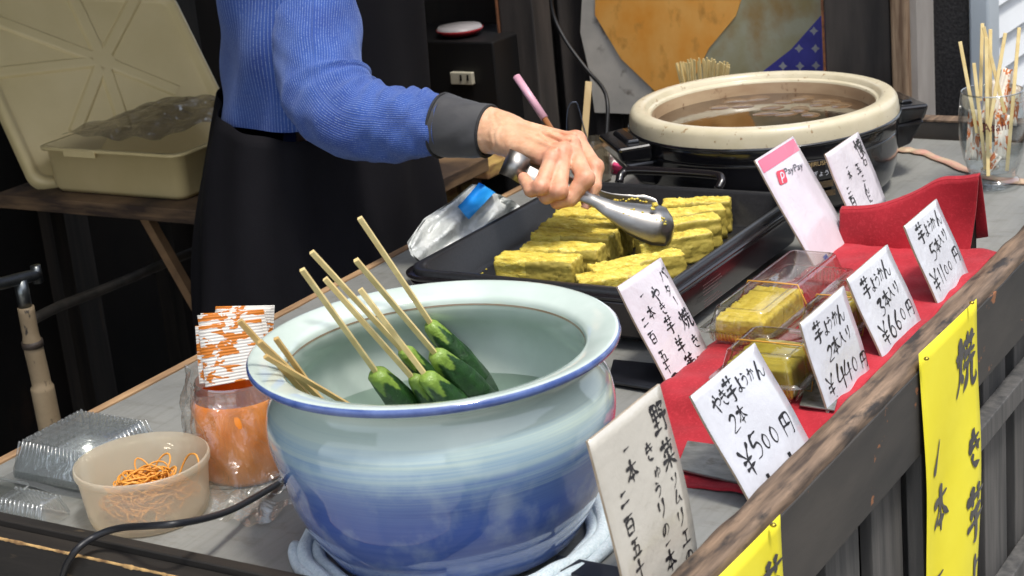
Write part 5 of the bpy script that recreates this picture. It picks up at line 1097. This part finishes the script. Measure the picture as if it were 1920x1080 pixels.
def bagf2(u, v):
    x = jc[0]-.12+.10*u; y = jc[1]-.01+.12*v; return (x, y+.02*math.sin(u*4), .004+.010*math.exp(-((v-.5)/.25)**2)*(.4+u)+.004*math.sin(u*17+v*9)+.003*math.sin(u*7-v*23))
g = G(); g.grid(bagf2, 60, 50); bo = thing('plastic_bag', 'empty clear bag lying flat left of the jar', 'bag', (jc[0]-.08, jc[1], .003)); g.part('film', m_bag, bo)
g = G(); g.grid(lambda u, v: (jc[0]+.0+.10*u, jc[1]-.105+.055*v, .005+.010*math.sin(v*3.1)*(.6+.4*math.sin(u*5))+.003*math.sin(u*21+v*8)), 50, 26); bo = thing('plastic_bag', 'loose end of clear bag bunched in front of the jar', 'bag', (jc[0], jc[1]-.08, .003)); g.part('film', m_bag, bo)
m_card = M('orange_flecked_card', (228, 224, 216), (206, 122, 40), (38, 38, 95), stops=(.50, .515), rough=.5, dist=.4, bmp=.15)
dj = (jc+np.array([0, 0, .12])-CAM)@FW
cards = [((372, 613), (490, 598), (500, 676), (382, 697), 0, 'front packet of the flecked card stack in the jar'), ((366, 612), (480, 600), (489, 680), (372, 692), .004, 'second flecked card packet, peeking out left of the front one'), ((370, 592), (494, 580), (510, 655), (384, 680), .010, 'taller flecked card packet behind the front pair'), ((376, 588), (498, 584), (505, 650), (385, 675), .014, 'thin flecked packet between the tall front and the rear ones'), ((404, 575), (515, 573), (511, 645), (400, 660), .024, 'rearmost flecked card packet standing upright at the right'), ((406, 580), (508, 579), (506, 645), (402, 660), .019, 'flecked packet just in front of the rearmost one')]
for k, (a, b, c, d, off, lab) in enumerate(cards):
    q = [W(*a, dj-.012+off), W(*b, dj-.012+off), W(*c, dj-.004+off), W(*d, dj-.004+off)]; ex = (q[3]-q[0])*.35; q[2] = q[2]+ex; q[3] = q[3]+ex
    t_ = thing('card_packet', lab, 'packet', q[3], 'flecked packets in the jar'); g = G()
    def cf(u, v): return q[3]*(1-u)*(1-v)+q[2]*u*(1-v)+q[0]*(1-u)*v+q[1]*u*v-FW*(.0003*math.sin(v*120))
    g.grid(cf, 6, 80); g.part('card', m_card, t_, solid=.0012)
# clear clamshells
m_cl = clear('clear_clamshell', (246, 248, 247), .10, .40, .12, bmp=.3, bsc=(60, 60, 60), bd=.002, white=.10, wcol=(245, 248, 250))
cs = thing('clamshell_stack', 'nested clear clamshell food boxes with ribbed walls at the left edge', 'food box', (-.69, .02, .003))
for k in range(5):
    g = G(); zz_ = k*.0022; frustum(g, -.765, -.650, -.030, .080, .012+zz_, .040+zz_, .012, .012, top=(k == 4)); g.part('shell', m_cl, cs)
g = G()
for y in np.arange(-.024, .076, .0062): 
    for xx, s_ in ((-.765, 1), (-.650, -1)): g.tube([(xx+s_*.001, y, .013), (xx+s_*.0125, y*.9+.0025, .049)], .0014, 6)
for x in np.arange(-.758, -.655, .0062):
    for yy, s_ in ((-.030, 1), (.080, -1)): g.tube([(x, yy+s_*.001, .013), (x*.82-.1274, yy+s_*.0125, .049)], .0014, 6)
g.part('ribs', m_cl, cs)
g = G()
for i in range(8):
    for j in range(7): x = -.747+i*.0114; y = -.010+j*.0117; g.add([(x-.0045, y-.0045, .0492), (x+.0045, y-.0045, .0492), (x+.0045, y+.0045, .0492), (x-.0045, y+.0045, .0492), (x, y, .0525)], [(0, 1, 4), (1, 2, 4), (2, 3, 4), (3, 0, 4)])
g.part('embossed_top', m_cl, cs)
g = G(); g.grid(lambda u, v: (-.775+.13*u, -.040+.13*v, .011+.002*math.sin(u*6)), 10, 10); g.part('flange', m_cl, cs)
t_ = thing('clear_food_box', 'flat clear clamshell lid lying open at the far left of the counter', 'food box', (-.74, -.04, .003))
g = G(); frustum(g, -.817, -.726, -.095, -.036, .012, .004, .008, .01, top=True); g.part('tray', clear('matte_clear_lid', (226, 230, 228), .16, .5, .18, white=.10, wcol=(150, 152, 150)), t_)
g = G(); g.tube([(x, y, .0125) for x, y in rrect(-.817, -.726, -.095, -.036, .01)], .0016, 6, closed=True); g.part('rim', m_cl, t_)
t_ = thing('clamshell_box', 'small upturned clear ribbed box in front of the tub', 'food box', (-.66, -.08, .003))
g = G(); frustum(g, -.720, -.648, -.100, -.060, .004, .026, .008, .008); g.part('shell', m_cl, t_)
g = G()
for x in np.arange(-.714, -.652, .006):
    for yy, s_ in ((-.100, 1), (-.060, -1)): g.tube([(x, yy, .005), (x, yy+s_*.008, .026)], .0014, 6)
g.part('ribs', m_cl, t_)
# black cord
cpts = [Z(560, 880, .003), Z(508, 915, .012), Z(440, 953, .030), Z(385, 972, .048), Z(330, 982, .062), Z(280, 986, .058), Z(225, 990, .040), Z(180, 1005, .030), Z(140, 1035, .022), Z(118, 1080, -.01), Z(108, 1160, -.06)]
g = G(); g.tube(spline(cpts, 10), .0033, 12); setp(g.part('power_cord', M('black_rubber_cord', (30, 31, 35), rough=.45)), 'black power cord arching over the rail in front of the tub', 'cord')
g = G(); g.tube(spline([Z(560, 872, .003), Z(490, 888, .004), Z(440, 912, .004), Z(400, 914, .004), Z(370, 905, .004)], 8), .0022, 8); setp(g.part('power_cord', M('grey_cord', (104, 104, 100), rough=.3)), 'thin grey cord on the counter between jar and bowl', 'cord')

# ================================================================== BEHIND THE GRIDDLE
m_foil = M('silver_bag_film', (216, 218, 214), (190, 194, 192), (18, 18, 18), rough=.32, metal=.15, bmp=1., bsc=(34, 34, 34), bd=.010)
fb = thing('foil_bag', 'crumpled silvery bag with blue label behind the griddle', 'bag', (-.72, .70, .0))
ctrl = [[(768, 455), (775, 478), (800, 500), (840, 520)], [(800, 410), (822, 440), (850, 470), (880, 490)], [(850, 378), (872, 405), (900, 430), (925, 450)], [(890, 345), (920, 368), (945, 395), (965, 420)], [(915, 358), (940, 366), (965, 378), (985, 395)]]
def ff(u, v):
    i = u*4; i0 = min(3, int(i)); fi = i-i0; j = v*3; j0 = min(2, int(j)); fj = j-j0
    g_ = lambda a, b_: np.array(ctrl[a][b_], float); px = g_(i0, j0)*(1-fi)*(1-fj)+g_(i0+1, j0)*fi*(1-fj)+g_(i0, j0+1)*(1-fi)*fj+g_(i0+1, j0+1)*fi*fj
    return X(px[0], px[1], -.72+.035*v+.006*math.sin(u*17+v*5)+.004*math.sin(v*19+u*3)+.012*math.sin(v*3.1))
g = G(); g.grid(ff, 50, 40); g.grid(lambda u, v: ff(u, v)-np.array([.03*math.sin(u*3.14)*math.sin(v*3.14)+.004, 0, 0]), 50, 40); g.part('film', m_foil, fb)
g = G(); g.grid(lambda u, v: ff(.47+.36*u, .10+.30*v-.12*u)+np.array([.0035, -.001, .001]), 20, 10); g.v = [tuple(np.array(v)+np.array([.006, -.003, .003])) for v in g.v]; g.part('blue_label', M('blue_print', (30, 132, 206), (44, 146, 216), (30, 30, 30), rough=.55, spec=.2), fb)
# jar with utensils
uj = Y(1115, 300, 1.16); ujc = np.array([uj[0], 1.16, .002]); jt = thing('utensil_jar', 'small cloudy glass jar with tools behind the hand', 'jar', ujc)
zt_ = Y(1115, 262, 1.16)[2]
G().lathe([(.0005, .002), (.022, .002), (.0245, .006), (.0245, max(.05, zt_-.012)), (.021, max(.055, zt_))], ujc, 32).part('glass', clear('cloudy_glass', (220, 214, 200), .15, .6, .1, white=.3, wcol=(150, 140, 120)), jt)
def tool(name, label, cat, a, b, off, w_, h_, mat, name2='shaft'):
    A_ = W(*a, (ujc-CAM)@FW+off); B_ = W(*b, (ujc-CAM)@FW+off*.3); B_[2] = max(.01, B_[2]); t_ = thing(name, label, cat, B_); g = G(); g.bar(B_, A_, w_, h_, upv=(.4, -.9, 0)); g.part(name2, mat, t_, bevel=.0006); return t_, A_, B_
t_, A_, B_ = tool('wooden_spatula', 'flat wooden spatula handle standing behind the hand', 'spatula', (1104, 153), (1090, 330), 0, .0105, .004, M('pale_wood', (206, 182, 136), (184, 158, 112), (40, 40, 8), rough=.6), 'handle')
A_ = W(968, 143, 2.52); B_ = W(1021, 222, 2.50); C_ = W(1075, 310, 2.48); t_ = thing('brush', 'pink handled basting brush leaning behind the hand', 'brush', C_)
g = G(); g.tube([A_, B_], .0055, 14); g.part('handle', M('pink_plastic', (212, 164, 180), (204, 152, 170), (30, 30, 30), rough=.4), t_); g = G(); g.tube([B_, C_], .0042, 12); g.part('shaft', M('copper_shaft', (150, 98, 60), rough=.4), t_)
t_ = thing('steel_tongs', 'small dark steel tongs with a looped top standing in the utensil jar', 'tongs', ujc); dd_ = (ujc-CAM)@FW; pts = [W(1062, 262, dd_), W(1063, 215, dd_), W(1068, 197, dd_), W(1075, 192, dd_), W(1083, 197, dd_), W(1095, 240, dd_), W(1108, 285, dd_)]
pts = spline(pts, 6); g = G(); vs = []
for q in pts: vs += [q-FW*.005, q+FW*.005]
g.add(vs, [(2*i, 2*i+2, 2*i+3, 2*i+1) for i in range(len(pts)-1)]); g.part('steel_strip', M('dark_steel', (90, 98, 112), rough=.3, metal=.9), t_, solid=.0012)
# red and white cloth
rw = thing('dish_cloth', 'crumpled white and pink dish cloth between jar and cooker', 'cloth', Z(1160, 325, .0)); m_rw = M('pink_striped_cloth', (226, 220, 216), (214, 70, 120), (22, 22, 16), stops=(.53, .55), rough=.9, bmp=.5, bsc=(90, 90, 90), bd=.004); dd_ = (Z(1160, 325, 0)-CAM)@FW-.01
g = G(); g.grid(lambda u, v: W(1137+50*u+3*math.sin(v*6), 326-44*v+5*math.sin(u*5+1)*v, dd_+.01*math.sin(u*9+v*4)+.006*math.sin(v*13)), 24, 20); g.part('cloth', m_rw, rw, solid=.004)
# hanging cord
hp = [Y(1030, -60, 1.44), Y(1036, 20, 1.44), Y(1060, 75, 1.43), Y(1100, 130, 1.42), Y(1130, 165, 1.40), Y(1139, 195, 1.38), Y(1138, 240, 1.36), Y(1134, 290, 1.34)]
g = G(); g.tube(spline(hp, 10), .0034, 10); setp(g.part('hanging_cord', M('black_hanging_cord', (20, 20, 22), rough=.5)), 'black cord hanging down the curtain beside the poster', 'cord')
# shelf box, plates, outlet between apron and post
ds = thing('dark_cabinet', 'dark cabinet behind the vendor with plates on top', 'cabinet', Y(860, 250, 1.42)); a = Y(842, 80, 1.42); b = Y(892, 150, 1.42)
G().box(a[0]-.15, Y(925, 90, 1.42)[0], 1.42, 1.58, -.75, Y(860, 78, 1.42)[2]).part('case', M('black_cabinet', (14, 13, 14), (20, 19, 20), (8, 8, 8), rough=.5), ds, bevel=.003)
p0 = Y(864, 76, 1.47); pt = thing('plate', 'red rimmed white plate lying on the dark cabinet', 'plate', (p0[0], 1.47, p0[2])); zc = Y(860, 78, 1.42)[2]
G().lathe([(.0005, .001), (.030, .001), (.040, .008), (.042, .012), (.040, .012), (.03, .005), (.0005, .004)], (p0[0], 1.47, zc+.001), 40).part('plate_body', M('red_rim', (170, 40, 46), rough=.4), pt)
G().lathe([(.0405, .0125), (.038, .017), (.0005, .018)], (p0[0], 1.47, zc+.001), 40).part('plate_top', M('grey_white_glaze', (170, 165, 165), rough=.4), pt)
ol = thing('wall_outlet', 'cream double power outlet beside the apron', 'outlet', Y(868, 146, 1.415)); a = Y(847, 134, 1.415); b = Y(890, 158, 1.415)
G().box(a[0], b[0], 1.408, 1.418, b[2], a[2]).part('cover_plate', M('cream_plastic', (196, 190, 170), (180, 174, 154), (30, 30, 30), rough=.4), ol, bevel=.0015)
g = G()
for px in (864, 877): q = Y(px, 146, 1.4075); g.box(q[0]-.0015, q[0]+.0015, 1.4065, 1.4078, q[2]-.005, q[2]+.005)
g.part('socket_slot', M('black_slot', (16, 16, 16), rough=.5), ol)
# low stool behind
stl = thing('wooden_stool', 'rough pale wooden stool between the apron and the brown post', 'stool', Y(880, 330, 1.32)); a = Y(815, 292, 1.32); b = Y(914, 292, 1.32); m_paleold = M('rough_old_wood', (176, 146, 84), (120, 84, 54), (20, 20, 60), stops=(.4, .62), rough=.8, bmp=.4)
G().box(a[0], b[0]+.01, 1.30, 1.42, a[2]-.032, a[2]-.008).part('seat', m_paleold, stl, bevel=.003); G().box(b[0]-.055, b[0]-.03, 1.31, 1.34, -.75, a[2]-.033).part('leg', m_paleold, stl); G().box(a[0]+.02, a[0]+.045, 1.31, 1.34, -.75, a[2]-.033).part('leg', m_paleold, stl)

# ================================================================== LEFT BACKGROUND
m_crt = M('cream_crate_plastic', (222, 202, 150), (212, 192, 138), (7, 7, 7), rough=.42, bmp=.1, bsc=(5, 5, 5), bd=.01)
yc = .90
sa_ = Y(72, 274, yc); sb_ = Y(334, 282, yc); zb = Y(100, 360, yc)[2]; zt2 = sa_[2]
cr_ = thing('cream_crate', 'low cream plastic crate with a plastic bag inside, on the back shelf', 'crate', ((sa_[0]+sb_[0])/2, yc+.15, zb))
x0, x1, y0, y1 = sa_[0]+.006, sb_[0]-.004, yc, yc+.34
rloft(G(), [(x0+.010, x1-.010, y0+.010, y1-.010, .018, zb), (x0+.004, x1-.004, y0+.004, y1-.004, .02, zb+.008), (x0, x1, y0, y1, .022, zt2-.006), (x0-.008, x1+.008, y0-.008, y1+.008, .026, zt2-.005), (x0-.009, x1+.009, y0-.009, y1+.009, .027, zt2), (x0+.002, x1-.002, y0+.002, y1-.002, .02, zt2), (x0+.008, x1-.008, y0+.008, y1-.008, .02, zb+.01)], True, True).part('crate_shell', m_crt, cr_)
G().box(x0+.06, x0+.13, y0-.0115, y0-.0085, zt2-.012, zt2-.001).part('rim_tab', m_crt, cr_, bevel=.001)
g = G()
def bgf(u, v):
    x = x0+.03+.22*u; y = y0+.02+.28*v; return (x, y, zb+.02+(zt2-zb)*.95+.020*math.sin(u*3.1)*math.sin(v*3.1)+.003*math.sin(u*19+v*7)+.0025*math.sin(u*9-v*21))
g.grid(bgf, 60, 50); t_ = thing('plastic_bag', 'crumpled clear bag lying inside the cream crate', 'bag', ((x0+x1)/2, y0+.15, zb+.02)); g.part('film', clear('dull_clear_bag', (214, 210, 200), .10, .5, .15, white=.28, wcol=(170, 164, 150), bmp=.9, bsc=(30, 30, 30), bd=.01), t_)
# big leaning lid with ribs
ld = thing('crate_lid', 'large cream plastic lid with radiating ribs leaning behind the crate', 'lid', W(190, 345, 3.12))
c00 = W(62, 352, 3.06); c10 = W(500, 352, 3.22); c01 = W(-112, -30, 3.16); c11 = W(326, -30, 3.32); ou = c10-c00; ov = c01-c00; on = np.cross(ou, ov); on /= np.linalg.norm(on)
if on@(CAM-c00) < 0: on = -on
def lp(u, v, h=0.): return c00+ou*u+ov*v+on*h
def lrect(i, r=.06, n=6):
    return rrect(i, 1-i, i, 1-i, r, n)
g = G(); secs = [(.0, -.014), (.0, .006), (.012, .010), (.035, .010), (.05, .002), (.06, .002)]; m = None; vs = []
for i_, h_ in secs:
    rr_ = lrect(i_, .06-i_*.5); m = len(rr_); vs += [lp(u, v, h_) for u, v in rr_]
g.add(vs, [(i*m+k, i*m+(k+1) % m, (i+1)*m+(k+1) % m, (i+1)*m+k) for i in range(len(secs)-1) for k in range(m)]); g.f.append(tuple((len(secs)-1)*m+k for k in range(m))); g.mi.append(0); g.sm.append(False); LP = g.part('lid_panel', m_crt, ld)
def lpx(px, py): q = PL(px, py, c00, on)-c00; A_ = np.stack([ou, ov], 1); s_ = np.linalg.lstsq(A_, q, rcond=None)[0]; return s_
cen = lpx(192, 115)
for px, py in ((128, -20), (262, -20), (332, 172), (236, 245), (140, 250), (-60, 20), (-20, 140)):
    e = lpx(px, py)
    for off in (0,):
        g = G(); d = np.array(e)-cen; L_ = np.linalg.norm(ou*d[0]+ov*d[1]); d3 = (ou*d[0]+ov*d[1])/L_; sd = np.cross(on, d3); a_ = lp(*cen); 
        sec_ = [(-.013, .0015), (-.009, .006), (.009, .006), (.013, .0015)]; vs = []
        for q_ in (a_, a_+d3*L_): vs += [q_+sd*s_+on*h_ for s_, h_ in sec_]
        g.smooth = False; g.add(vs, [(k, k+1, 4+k+1, 4+k) for k in range(3)]); g.part('rib', m_crt, LP, bevel=.002)
g = G(); g.smooth = True; g.add([lp(*cen, .0066)]+[lp(*cen, .0058)+(ou/np.linalg.norm(ou)*math.cos(k*math.pi/8)+ov/np.linalg.norm(ov)*math.sin(k*math.pi/8))*.022 for k in range(16)], [(0, k+1, (k+1) % 16+1) for k in range(16)]); g.part('hub', m_crt, LP)
# shelf, brace, pipe, hose
sh = thing('back_shelf', 'rough plank shelf carrying the cream crate and lid', 'shelf', (x0, y0+.15, zb-.03))
G().box(x0-.10, x1+.35, y0-.03, y1+.02, zb-.026, zb-.002).part('plank', M('rough_shelf_plank', (112, 88, 62), (54, 40, 30), (8, 8, 60), stops=(.4, .62), rough=.85, bmp=.5), sh, bevel=.002)
a = Y(262, 385, y0+.02); b = Y(350, 540, y0+.02); dv = (b-a); g = G(); g.bar(a, a+dv*2.2, .016, .016, upv=(0, 1, 0)); g.part('brace', M('pale_brace', (140, 108, 74), (110, 84, 58), (20, 20, 20), rough=.8), sh)
for yy in (y0+.04, y1-.04): G().box(x0-.08, x0-.05, yy, yy+.03, -.75, zb-.027).part('leg', m_darkwood, sh)
pp = thing('water_pipe', 'old paint flaked standpipe with steel tap at the far left', 'pipe', X(95, 820, -1.25)); m_pipe = M('flaked_cream_pipe', (150, 132, 104), (128, 110, 84), (20, 20, 20), rough=.7, c3=(46, 40, 34), st3=(.6, .66), sc3=(60, 60, 30), bmp=.3)
P_ = [X(48, 575, -1.25), X(60, 640, -1.25), X(76, 710, -1.25), X(96, 810, -1.25)]; P_.append(P_[-1]+(P_[-1]-P_[0])*2.3)
PX_ = spline(P_, 6); g = G(); g.tube(PX_, [.0115 if i < 6 else .0135 if i < 14 else .0165 for i in range(len(PX_))], 18); g.part('pipe', m_pipe, pp)
for i in (6,): g = G(); g.tube([PX_[i]-(PX_[i+1]-PX_[i])*.15, PX_[i]+(PX_[i+1]-PX_[i])*.9], .0150, 18); g.part('clamp', M('rusty_clamp', (60, 50, 42), rough=.6), pp) if i == 6 else g.part('clamp', bpy.data.materials['rusty_clamp'], pp)
m_tap = M('dull_chrome', (120, 124, 124), (90, 92, 92), (30, 30, 30), rough=.3, metal=.9)
g = G(); g.tube([X(48, 578, -1.25), X(38, 525, -1.25)], .0095, 14); g.tube(spline([X(-30, 535, -1.25), X(0, 532, -1.25), X(40, 522, -1.25), X(70, 515, -1.25)], 4), .0085, 14); g.tube([X(72, 530, -1.25), X(66, 498, -1.25)], .0075, 12); g.part('tap', m_tap, pp)
g = G(); g.tube(spline([X(60, 600, -1.35), X(110, 575, -1.4), X(180, 548, -1.45), X(260, 515, -1.5), X(330, 485, -1.5), X(420, 450, -1.5)], 8), .008, 10); setp(g.part('old_hose', M('dull_hose', (72, 66, 58), (50, 46, 40), (30, 30, 30), rough=.7)), 'dull grey hose running from the pipe behind the shelf brace', 'hose')
